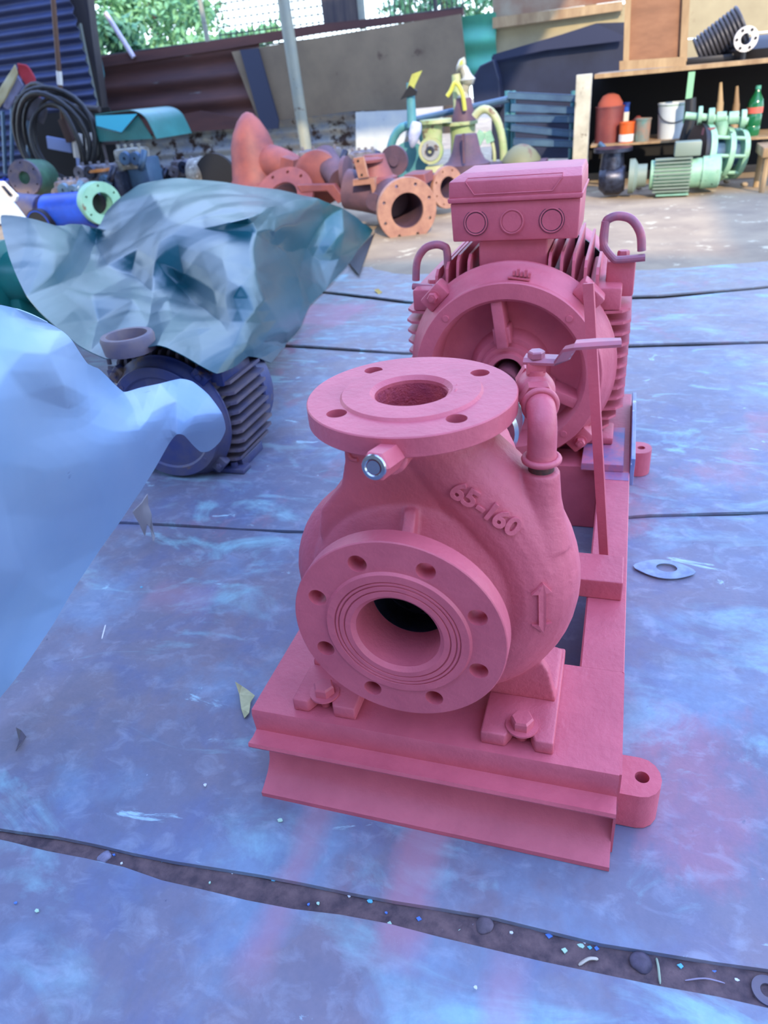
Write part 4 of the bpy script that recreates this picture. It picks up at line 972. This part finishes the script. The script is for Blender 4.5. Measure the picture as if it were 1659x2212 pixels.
# ---------------------------------------------------------------- left corner clutter
LG='machinery stacked in the left corner'; SEAF=mat('sea_green_paint',(96,150,140),rough=.5,var=(112,166,156),scale=9,wear=(90,70,60),wscale=8,wthr=.64)
p=g(110,-60,5.4);q=g(136,262,5.4)
tl_=thing('long_handled_tool','long brown wooden tool handle with white band hanging before the blue wall','tool',tuple(q))
part(tl_,'handle',rod(q,p,.02,10),mat('brown_handle',(92,66,52),rough=.6))
a=p.lerp(q,.64);b=p.lerp(q,.735); part(tl_,'white_band',rod(a,b,.0225,12),WHC)
part(tl_,'tool_head',B(-.04,.04,-.02,.02,-.16,.02,M=Matrix.Translation(g(137,262,5.4))@Matrix.Rotation(R(-8),4,'Y'),bev=.006),mat('rusty_iron',(74,54,50),rough=.8))
D=5.2
def cloth(name,label,cat,pts,D,m,th=.02,amp=.03):
    bm=bmesh.new(); c=[g(x,y,D) for x,y in pts]
    P2=[(v.x,v.z) for v in c]
    r=delaunay_2d_cdt([Vector(v) for v in P2],[],[list(range(len(P2)))],1,1e-5)
    vs=[bm.verts.new((v.x,D,v.y)) for v in r[0]]
    for f_ in r[2]: bm.faces.new([vs[i] for i in f_])
    bmesh.ops.subdivide_edges(bm,edges=bm.edges,cuts=4,use_grid_fill=True)
    for v in bm.verts: v.co.y+=amp*noise.noise(v.co*9)
    o=obj(name,bm,m,None); bake(o,[('SOLIDIFY',dict(thickness=th,offset=0)),('SUBSURF',dict(levels=1,render_levels=1))]); shade(o,80)
    return tag(o,label,cat)
cloth('red_cloth','red cloth draped over the rack in the top left corner','cloth',[(38,136),(56,140),(74,166),(86,205),(92,216),(66,212),(54,180),(40,158)],D,mat('crimson_cloth',(150,34,48),rough=.8))
cloth('cream_cloth','cream cloth strip left of the red cloth','cloth',[(34,138),(38,160),(26,190),(8,222),(-10,240),(-6,200),(14,166)],D-.02,mat('cream_cloth',(170,164,130),rough=.8))
cloth('lilac_cloth','pale lilac cloth under the cream strip','cloth',[(38,162),(50,184),(36,210),(18,238),(4,232),(20,198)],D+.02,mat('lilac_cloth',(130,134,170),rough=.8))
cloth('grey_cloth','grey cloth hanging over the black hoses','cloth',[(30,206),(66,200),(98,216),(104,240),(96,270),(66,262),(36,252)],D-.10,mat('grey_cloth',(78,76,84),rough=.9))
# hoses
rr=random.Random(21)
hose_defs=[(120,300,85,80,5.0,.020),(132,302,78,74,5.05,.016),(112,306,72,76,4.95,.022),(140,300,66,66,5.02,.014),(104,298,62,84,5.08,.018),(126,310,52,62,4.92,.016)]
names=['outermost','second','wide','inner right','tall left','innermost']
for k,(px,py,rx,rz,D,r) in enumerate(hose_defs):
    s=mpp(px,py,D); c=g(px,py,D)
    bm=tube([(c.x+s*rx*math.cos(R(a_))+.01*math.sin(R(3*a_+k*40)),c.y+.03*math.sin(R(2*a_+50*k)),c.z+s*rz*math.sin(R(a_))) for a_ in range(0,360,12)],r,10,closed=True)
    tag(obj('hose_loop',bm,BLACK,smooth=60),f'{names[k]} loop of black hose hanging in the left corner','hose','black hoses hanging in the left corner')
rk=thing('hose_rack','dark rack with pale uprights behind the black hoses','rack',(g(20,300,5.35).x,5.35,0))
for (x0_,y0_,x1_,y1_) in ((6,240,12,375),(26,225,26,375),(60,230,62,378)):
    part(rk,'upright',rod(g(x0_,y0_,5.35),g(x1_,y1_,5.35),.016,8),SLATE)
a=g(-20,215,5.35);b=g(215,236,5.35); part(rk,'top_bar',rod(a,b,.025,10),DWOOD)
part(rk,'black_backing',B(a.x,b.x-.05,5.55,5.57,.02,g(100,245,5.55).z),BLK)
for (x_,y_,sx_,sz_,m_) in ((168,315,.05,.10,WHC),(128,312,.12,.05,mat('pale_blue_rag',(130,150,200),rough=.7)),(190,312,.016,.09,WHC),(200,312,.012,.09,WHC),(172,348,.03,.14,bpy.data.materials['pale_blue_rag'])):
    q=g(x_,y_,5.42); part(rk,'rag',B(-sx_,sx_,-.01,.01,-sz_,sz_,M=Matrix.Translation(q)@Matrix.Rotation(R(12),4,'Y'),bev=.004),m_)
# teal bent sheet
D=5.0
bm=bmesh.new(); prof=[g(205,248,D),g(262,240,D),g(290,240,D),g(312,252,D),g(326,275,D),g(338,300,D)]
rows=[[bm.verts.new(p+Vector((0,dy,.0))) for p in spline([tuple(v) for v in prof],4)] for dy in (0,.18,.36,.54)]
for a,b in zip(rows,rows[1:]):
    for i in range(len(a)-1): bm.faces.new((a[i],a[i+1],b[i+1],b[i]))
o=obj('bent_sheet',bm,mat('teal_sheet_dark',(48,104,100),rough=.35,var=(60,130,126),scale=3)); bake(o,[('SOLIDIFY',dict(thickness=.006,offset=0))]); shade(o,50)
tag(o,'dark teal curved sheet on the frame right of the black hoses','sheet')
tag(pan('turquoise_flap',[(206,250),(296,246),(262,286),(208,272)],D-.02,.006,mat('turquoise_sheet',(70,190,215),rough=.3)),'bright turquoise flap hanging from the curved teal sheet','sheet')
pan_=pan('teal_apron',[(205,274),(262,288),(298,250),(330,300),(215,306)],D+.02,.01,bpy.data.materials['teal_sheet_dark']); tag(pan_,'dark teal apron sheet below the turquoise flap','sheet')
fr=thing('tool_stand','grey angle iron stand below the teal sheet','stand',(g(230,380,5.1).x,5.1,0))
part(fr,'top_bar',rod(g(190,308,5.1),g(256,306,5.1),.018,8),mat('grey_angle_iron',(110,104,112),rough=.6))
part(fr,'leg',rod(g(252,306,5.1),g(262,372,5.1)+Vector((.02,0,-.32)),.016,8),bpy.data.materials['grey_angle_iron'])
part(fr,'leg',rod(g(222,308,5.1),g(228,360,5.1)+Vector((.02,0,-.35)),.012,8),bpy.data.materials['grey_angle_iron'])
# engine like blocks
def rough_block(name,label,cat,px,py,w,h,D,m,m2,seed,group=LG,z0=.004):
    rr=random.Random(seed); c=g(px,py,D); t=thing(name,label,cat,(c.x,D,z0),group)
    part(t,'block',B(c.x-w/2,c.x+w/2,D-.10,D+.10,z0,c.z+h*.2,bev=.015),m2)
    part(t,'head',B(c.x-w*.4,c.x+w*.35,D-.13,D+.06,c.z-h*.1,c.z+h*.5,bev=.02),m)
    for k in range(3):
        part(t,'port',lathe([(0,.012),(0,.045),(.03,.05),(.03,.012)],20,'Y',(c.x-w*.3+w*.3*k,D-.15-.01*(k%2),c.z+h*.12+rr.uniform(-.04,.04))),[m,m2,SLATE][k%3])
    for k in range(4):
        part(t,'stud',rod((c.x-w*.35+w*.22*k,D-.06,c.z+h*.45),(c.x-w*.35+w*.22*k,D-.06,c.z+h*.62),.012,8),m)
    part(t,'side_pipe',tube(spline([(c.x+w*.3,D-.1,c.z-.02),(c.x+w*.5,D-.14,c.z+.02),(c.x+w*.55,D-.1,c.z+h*.4)],5),.025,12),m2)
    return t
GALU=mat('dull_aluminium',(160,158,146),rough=.5,var=(96,92,84),scale=14,wear=(210,208,196),wscale=12,wthr=.6)
rough_block('engine_block','pale aluminium engine block with studs below the curved teal sheet','engine',298,355,.28,.24,4.9,GALU,SLATE,1)
rough_block('gearbox','dark grimy gearbox with an orange lid among the clutter under the hoses','gearbox',225,385,.34,.20,4.7,mat('grimy_iron',(70,62,70),rough=.6,var=(120,120,128),scale=20),DARK,2)
rough_block('cylinder_block','greasy grey block left of the mint green flange','engine',168,412,.24,.16,4.35,bpy.data.materials['grimy_iron'],SLATE,3)
rough_block('pump_housing','blue painted housing at the left edge below the hoses','pump',10,412,.30,.16,4.5,COBALT,BLUEM,4)
tag(obj('orange_lid',solid([(0,.09),(.02,.085)],24,'Z',tuple(g(217,370,4.62))),mat('orange_lid',(176,104,30),rough=.5),smooth=40),'orange lid lying on the dark gearbox','lid')
th,M=fl_pipe('green_flanged_motor','dark green motor with grey ring flange facing the camera under the hoses','motor',g(52,384,4.4),(.25,-.95,.1),.125,.045,.30,6,.03,mat('dark_green_paint',(52,86,70),rough=.5,var=(80,120,96),scale=9),GREYM,LG)
bm=solid([(-.04,.12),(-.10,.13),(-.30,.13),(-.34,.10)],28,'Z'); part(th,'barrel',bm,bpy.data.materials['dark_green_paint'],M)
th,M=fl_pipe('mint_flange','mint green ring flange with dark bore beside the green tarpaulin','flange',g(222,440,3.9),(.85,-.52,0),.135,.07,.10,6,.10,SEAF,SEAF,LG)
bp_=thing('blue_pipe','bright cobalt blue barrel lying left of the mint green flange','pipe',g(150,470,3.9),LG)
a=g(108,458,3.95);b=g(190,452,3.95); part(bp_,'barrel',rod(a,b,.115,28),COBALT)
d=(b-a).normalized(); part(bp_,'collar',rod(b,b+d*.05,.122,28),COBALT); part(bp_,'neck',rod(b+d*.05,b+d*.09,.095,24),BLACK)
bd_=thing('blue_drum','dark blue drum with a black wheel left of the cobalt barrel','drum',g(60,460,3.9),LG)
a=g(30,448,3.95);b=g(92,455,3.95); part(bd_,'barrel',rod(a,b,.10,24),BLUEM)
part(bd_,'wheel',solid([(0,.10),(.05,.10)],28,'Y',tuple(g(84,486,3.8))),BLACK); part(bd_,'wheel_stripe',lathe([(-.004,.085),(-.004,.092),(.004,.092),(.004,.085)],28,'Y',tuple(g(84,486,3.8))),COBALT)
for k,(px_,py_,w_,h_,lb_) in enumerate([(420,372,.34,.20,'added dark block just left of the round housing'),(700,352,.40,.20,'added dark block behind the broad volute casting, below the pole'),(792,352,.24,.18,'added dark block behind the bracket casting'),(872,402,.26,.20,'added dark block behind the large pipe casting flange'),(345,384,.26,.16,'added low dark block between engine block and round housing')]):
    rough_block('filler_block',lb_,'machinery',px_,py_,w_,h_,5.25,bpy.data.materials['grimy_iron'],DARK,40+k,'dark filler blocks along the back wall')  # dark blocks added to deepen the shade behind the castings
dm=thing('round_housing','dark round housing lying left of the bell elbow','casting',g(466,395,4.8))
q=g(466,385,4.8); part(dm,'dome',solid([(0,.17),(.03,.17),(.09,.14),(.12,.08),(.13,.02)],32,'Y',(q.x,q.y,q.z),M=None),BLACK)
part(dm,'pale_shoulder',solid([(0,.12),(.10,.13),(.14,.08)],26,'X',(q.x-.24,q.y+.1,q.z+.02)),GALU)
# white board lower left and teal machine under the tarpaulin edge
wbd=thing('white_board','white sheet board with a slotted grip at the left edge','board',tuple(g(0,480,2.4)))
pan('board_face',[(-120,380),(-4,402),(52,474),(48,488),(-140,470)],2.4,.02,mat('off_white_board',(196,208,214),rough=.5),wbd)
pan('grip_strip',[(-14,392),(4,392),(36,424),(32,436),(26,436),(-10,402)],2.37,.018,WHC,wbd,bev=.003)
pan('grip_slot',[(2,402),(6,402),(24,422),(20,424)],2.36,.012,DARK,wbd)
tm=thing('teal_machine','teal green pump body showing between the two tarpaulins at left edge','pump',tuple(g(20,650,1.5)))
q=g(14,600,1.75); part(tm,'body',solid([(-.35,.085),(-.05,.10),(.02,.135),(.05,.135),(.06,.10),(.16,.085)],32,'X',tuple(q)),mat('teal_green_paint',(30,132,116),rough=.35,var=(24,100,96),scale=5))
part(tm,'foot',B(q.x-.25,q.x+.10,q.y-.08,q.y+.08,.004,q.z-.06,bev=.01),bpy.data.materials['teal_green_paint'])
# ---------------------------------------------------------------- blue motor
BM=thing('blue_motor','dirty blue finned motor with bolted end shield, half under the tarpaulins','motor',(-.735,.72,0))
make_motor(BM,BLUEM,.715,.1325,s=.825,ox=-.735,full=False,eyem=GREYM,finm=GREYM,sy=.66)
gc=obj('inner_cover',solid([(.004,.11),(.02,.10),(.04,.03)],40,'Y',(-.735,.715,.1325)),BLUEM,BM,smooth=40)
rg_=thing('cup_ring','rusty grey open ring casting resting on the green tarpaulin above the blue motor','ring',tuple(g(281,760,.80)))
q=at(283,758,z=.298)
part(rg_,'ring_wall',lathe([(0,.034),(0,.050),(.028,.053),(.034,.050),(.034,.040),(.012,.036),(.010,.004),(0.001,.004)],40,'Z',tuple(q)),GREYM)
part(rg_,'rusty_floor',solid([(.0125,.034),(.016,.033)],32,'Z',tuple(q)),mat('rust_floor',(120,66,58),rough=.8))
# ---------------------------------------------------------------- tarpaulins
def sheet(name,outline,inner,m,label,cat,sub=4,smooth_it=5,amp=.0012,th=.0016,edges=(),fold=2.4,famp=.017):
    pts=outline+inner; n=len(outline)
    r=delaunay_2d_cdt([Vector((p[0]/100,p[1]/100)) for p in pts],list(edges),[list(range(n))],1,1e-6)
    bm=bmesh.new(); vs=[]
    for i,v in enumerate(r[0]):
        src=r[3][i]; z=pts[src[0]][2] if src else .2
        vs.append(bm.verts.new(at(v.x*100,v.y*100,z=z)))
    for f_ in r[2]:
        try: bm.faces.new([vs[i] for i in f_])
        except ValueError: pass
    bmesh.ops.recalc_face_normals(bm,faces=bm.faces)
    for lv in range(sub):
        bmesh.ops.subdivide_edges(bm,edges=bm.edges[:],cuts=1,use_grid_fill=True)
        bnd={v for e_ in bm.edges if e_.is_boundary for v in e_.verts}
        for k in range(smooth_it if lv<2 else 1):
            new={}
            for v in bm.verts:
                if v in bnd:
                    nb=[e_.other_vert(v) for e_ in v.link_edges if e_.is_boundary]
                else: nb=[e_.other_vert(v) for e_ in v.link_edges]
                if nb:
                    a=Vector((0,0,0))
                    for q_ in nb: a+=q_.co
                    new[v]=v.co.lerp(a/len(nb),(.12 if lv else .08) if v in bnd else (.34 if lv<1 else .14))
            for v,c_ in new.items(): v.co=c_
    for v in bm.verts:
        dd=noise.voronoi(v.co*fold+Vector((3,1,0)))[0]
        v.co.z+=amp*noise.fractal(v.co*7,1,2,3)+famp*min(dd[1]-dd[0],.45)
    for v in bm.verts: v.co.z=max(v.co.z,.006)
    o=obj(name,bm,m,None); bake(o,[('SOLIDIFY',dict(thickness=th,offset=-1))]); shade(o,70)
    return tag(o,label,cat)
def tarp_mat(name,c,c2,rough,spots=None,coat=0):
    return mat(name,c,rough=rough,spec=.42,var=c2,scale=3,wear=spots,wscale=22,wthr=.68,bump=.04,bscale=30,coat=coat)
T1=tarp_mat('pale_tarpaulin',(142,170,198),(126,160,194),.36,(110,136,170))
T2=tarp_mat('green_tarpaulin',(18,74,84),None,.31,None)
sheet('pale_tarpaulin',
 [(-260,640,.56),(0,668,.55),(80,698,.53),(143,730,.50),(160,747,.49),(184,782,.455),(234,821,.37),(269,860,.30),(304,845,.30),(347,834,.305),(390,819,.31),(416,823,.30),(451,852,.28),(482,895,.25),(490,930,.21),(477,956,.185),(451,977,.175),(434,980,.18),(416,964,.205),(399,945,.235),(384,943,.24),(369,960,.225),(334,1021,.20),(278,1100,.18),(221,1181,.16),(143,1303,.12),(61,1437,.07),(0,1524,.03),(-120,1640,.02),(-300,1500,.25),(-320,1000,.5)],
 [(60,720,.52),(0,760,.52),(110,780,.50),(140,850,.455),(190,860,.41),(60,860,.46),(120,930,.40),(200,920,.37),(250,945,.335),(300,930,.315),(330,912,.31),(350,940,.26),(300,980,.27),(0,1010,.40),(100,1004,.37),(190,1000,.335),(320,985,.25),(240,870,.355),(380,870,.285),(420,900,.27),(300,900,.305),(440,930,.235),(0,1100,.33),(120,1120,.27),(230,1090,.23),(60,1250,.20),(0,1350,.14),(110,1260,.165),(-120,1200,.35),(-120,900,.5),(150,890,.41)],
 T1,'pale blue white tarpaulin draped over the left foreground','tarpaulin',sub=4,smooth_it=3)
sheet('green_tarpaulin',
 [(0,464,.46),(60,476,.45),(140,493,.40),(175,484,.36),(212,498,.33),(226,466,.36),(249,436,.38),(300,400,.40),(350,389,.41),(400,387,.415),(500,398,.41),(600,412,.37),(690,430,.30),(740,453,.22),(780,480,.10),(809,498,.03),(775,540,.015),(752,573,.01),(705,625,.008),(669,661,.006),(653,703,.006),(617,745,.01),(614,755,.08),(586,788,.17),(560,775,.21),(534,768,.240),(505,795,.245),(467,812,.255),(430,790,.28),(394,770,.30),(360,755,.31),(342,750,.315),(310,757,.30),(280,762,.29),(250,778,.285),(228,777,.285),(195,762,.30),(171,750,.31),(119,708,.34),(85,675,.36),(57,641,.38),(35,595,.40),(21,558,.42),(8,510,.44)],
 [(249,441,.40),(332,420,.42),(440,438,.42),(523,462,.42),(539,472,.425),(260,500,.34),(300,540,.335),(230,580,.30),(207,527,.27),(285,594,.255),(192,641,.31),(150,560,.39),(100,540,.42),(60,540,.43),(249,713,.30),(215,690,.27),(180,600,.33),(332,563,.33),(384,532,.35),(425,547,.34),(360,480,.40),(430,500,.38),(467,630,.32),(482,703,.275),(389,620,.24),(400,600,.28),(415,651,.23),(360,650,.30),(330,640,.27),(300,650,.31),(320,710,.29),(370,690,.30),(430,720,.28),(539,589,.37),(575,651,.30),(600,700,.22),(612,724,.17),(520,700,.29),(500,640,.32),(560,500,.38),(586,506,.355),(600,540,.24),(622,630,.14),(645,690,.03),(617,547,.21),(640,480,.32),(713,440,.28),(700,470,.20),(713,537,.12),(660,540,.13),(640,600,.10),(658,661,.02),(740,500,.16),(770,500,.09),(735,560,.05),(600,440,.38),(500,425,.41),(690,560,.08),(420,700,.30),(560,740,.25),(510,745,.28)],
 T2,'glossy dark green tarpaulin heaped over machinery left of the pump','tarpaulin',sub=4,smooth_it=2,
 )
tag(obj('tarpaulin_corner',prism([(at(809,500,z=.02).x,at(809,500,z=.02).y),(at(750,560,z=.02).x,at(750,560,z=.02).y),(at(775,590,z=.02).x,at(775,590,z=.02).y)],'Z',.010,.013),BLACK),'black underside corner of the green tarpaulin folded on the floor','tarpaulin')
tag(sheet('torn_rag',[(318,1065,.14),(305,1085,.13),(284,1105,.12),(300,1130,.07),(312,1158,.01),(316,1130,.05),(324,1140,.03),(330,1170,.008),(334,1160,.01),(326,1110,.06),(318,1090,.09)],[(306,1105,.10)],mat('dirty_white_rag',(160,158,160),rough=.9),None,None,sub=2,smooth_it=1,famp=0),'torn dirty white rag hanging below the pale tarpaulin','rag')
# ---------------------------------------------------------------- small things on the floor
def leaf(pts,z,label,c,grp=None):
    bm=bmesh.new(); vs=[bm.verts.new(at(x,y,z=zz)) for x,y,zz in pts]; bm.faces.new(vs); bmesh.ops.triangulate(bm,faces=bm.faces)
    bmesh.ops.subdivide_edges(bm,edges=bm.edges[:],cuts=2)
    for v in bm.verts: v.co.z+=.002*noise.noise(v.co*60)
    o=obj('dry_leaf',bm,mat('leaf_'+label[:8],c,rough=.7,var=tuple(int(k*.85) for k in c),scale=40)); bake(o,[('SOLIDIFY',dict(thickness=.0006,offset=0))]); tag(o,label,'leaf',grp)
leaf([(508,1472,.022),(522,1482,.012),(535,1490,.010),(551,1504,.012),(541,1518,.008),(538,1540,.010),(528,1551,.004),(521,1530,.006),(517,1500,.012)],0,'pale yellow curled leaf against the left end of the pump base',(196,190,140))
leaf([(808,626,.008),(818,624,.01),(826,631,.006),(818,636,.004)],0,'small bright yellow leaf on the floor left of the motor',(206,170,70))
leaf([(35,1572,.004),(46,1578,.010),(57,1592,.006),(50,1600,.006),(44,1612,.010),(34,1622,.003),(42,1600,.006)],0,'thin brown curled leaf at the left edge of the floor',(92,84,96))
def stone(px,py,r,z,label,c=(128,120,138),sq=.6,grp='stones in the dirt gap',cat='stone',name='stone'):
    p=at(px,py,z=z); bm=bmesh.new(); bmesh.ops.create_icosphere(bm,subdivisions=3,radius=r)
    for v in bm.verts: v.co*=1+.28*noise.noise(v.co*(1.1/r)+Vector((px,0,0))); v.co.z*=sq
    bmesh.ops.translate(bm,verts=bm.verts,vec=(p.x,p.y,-.010+r*sq*.75)); tag(obj(name,bm,mat('stone_%d'%px,c,rough=.9,var=tuple(int(k*.8) for k in c),scale=90,bump=.5),smooth=60),label,cat,grp)
stone(222,1844,.0075,0,'pale grey stone in the left part of the dirt gap',(140,136,158))
stone(1047,1990,.0085,0,'brown grey stone in the dirt gap below the pump base',(112,98,108))
stone(1075,1972,.005,0,'small lump just right of the brown grey stone',(110,98,110))
stone(1062,1984,.004,0,'smallest lump between the brown stone and its neighbour',(104,92,104))
stone(1386,2072,.010,0,'egg shaped dark stone in the right part of the dirt gap',(92,82,98))
stone(650,1880,.005,0,'tiny dark clod at the upper lip of the dirt gap',(84,74,88))
rr=random.Random(31)
CH=[mat('chip_white',(206,210,214),rough=.6),mat('chip_cyan',(96,180,205),rough=.6),mat('chip_blue',(80,120,190),rough=.6),mat('chip_pale_green',(170,205,180),rough=.6)]
chips=[(264,1868,'left end'),(352,1862,'left end'),(248,1850,'left end'),(454,1910,0),(503,1888,0),(592,1901,0),(667,1957,0),(688,1955,0),(755,1939,0),(889,1906,0),(905,1988,0),(842,1998,0),(886,2022,0),(800,1950,0),(835,1975,0),(990,2010,0),(1105,2018,0),(1146,2024,0),(1186,2024,0),(1220,2056,0),(1262,2038,0),(1274,2050,0),(1288,2052,0),(1255,2046,0),(1590,2120,0),(1470,2090,0),(1540,2100,0),(606,1776,'f'),(1028,2138,'f'),(307,1272,'f'),(36,1955,'f'),(82,1972,'f'),(445,1700,'f')]
for k,(px,py,fl) in enumerate(chips):
    gap=fl!='f'; p=at(px,py,z=-.008 if gap else 0); s_=rr.uniform(.0014,.0030) if gap else rr.uniform(.0016,.0026)
    n_=rr.choice([4,5,6]); P=[(p.x+s_*rr.uniform(.7,1.5)*math.cos(2*PI*i/n_),p.y+s_*rr.uniform(.6,1.2)*math.sin(2*PI*i/n_)) for i in range(n_)]
    z_=-.0075 if gap else .0015
    o=obj('paint_chip',prism(P,'Z',z_+.0015,z_+.0028),CH[k%4])
    cn=['white','cyan','blue','pale green'][k%4]; zn='left' if px<550 else ('middle' if px<1000 else 'right')
    tag(o,f'small {cn} paint chip in the {zn} part of the dirt gap' if gap else f'small {cn} paint chip on the steel floor plates, {zn} side','chip','chips in the dirt gap' if gap else 'chips on the floor plates')
def twig(a,b,r,label,c=(186,176,160),z=-.004):
    p=at(*a,z=z);q=at(*b,z=z); m_=(p+q)/2+Vector((0,.002,.002))
    tag(obj('twig',tube(spline([tuple(p),tuple(m_),tuple(q)],4),[r*.6]+[r]*7+[r*.5],6),mat('twig_%d'%a[0],c,rough=.8),smooth=60),label,'twig')
twig((1250,2085),(1292,2072),.0016,'pale straw twig lying across the dirt gap right of centre')
twig((1480,2118),(1566,2124),.0007,'long thin straw at the far right of the dirt gap',(150,140,160))
twig((1418,2070),(1426,2126),.0012,'curled green stalk beside the egg shaped stone',(150,165,140))
twig((220,1380),(228,1350),.0010,'thin white splinter on the floor below the pale tarpaulin',(220,220,225),z=.003)
wsh=thing('steel_washer','rusty washer half sunk in the dirt at the right edge','washer',tuple(at(1655,2145,z=-.006)))
q=at(1657,2143,z=-.006); part(wsh,'ring',lathe([(0,.006),(0,.013),(.003,.013),(.003,.006)],28,'Z',tuple(q)),GREYM)
# ---------------------------------------------------------------- unseen sheets added to keep the sun off the yard
cl=struct('sun_blocker',(0,0,3))
TIN=mat('blocker_tin',(150,150,150),rough=.5,metal=.2)
BLOCKERS=[(-14,4.0,-9,-2.55,3.2),(2.85,5,-2.55,-1.0,3.2),(-14,-.85,-.5,3.5,3.2),(-.85,1.0,1.6,3.5,3.2)]  # sheets out of view, shaped only to block the sun
wf=struct('low_light_blocker',(0,-4.5,0)); obj('low_blocker_sheet',B(-14,4.0,-4.55,-4.5,-.02,3.2),TIN,wf)  # unseen sheet added to cut low light from behind the camera
for (x0_,x1_,y0_,y1_,z_) in BLOCKERS: obj('blocker_sheet',B(x0_,x1_,y0_,y1_,z_,z_+.03),TIN,cl)

# pale gasket outline lying flat at the right
bm=bmesh.new(); q=at(1434,1232,z=.001); Po=[];Pi=[]
for k in range(24):
    a_=2*PI*k/24; e_=1+.28*abs(math.cos(a_))**6; Po.append((q.x+.037*e_*math.cos(a_),q.y+.026*math.sin(a_))); Pi.append((q.x+.004+.016*math.cos(a_),q.y+.004+.012*math.sin(a_)))
for z_ in (.0032,.0042):
    A=[bm.verts.new((p[0],p[1],z_)) for p in Po]; Bq=[bm.verts.new((p[0],p[1],z_)) for p in Pi]
    for k in range(24): bm.faces.new((A[k],A[(k+1)%24],Bq[(k+1)%24],Bq[k]))
    if z_<.004: A0,B0=A,Bq
for k in range(24):
    bm.faces.new((A0[k],A0[(k+1)%24],A[(k+1)%24],A[k])); bm.faces.new((B0[k],B0[(k+1)%24],Bq[(k+1)%24],Bq[k]))
bmesh.ops.recalc_face_normals(bm,faces=bm.faces)
tag(obj('paper_gasket',bm,mat('pale_gasket',(150,170,190),rough=.8,var=(120,134,160),scale=40)),'pale diamond shaped gasket lying flat on the floor right of the pump','gasket')
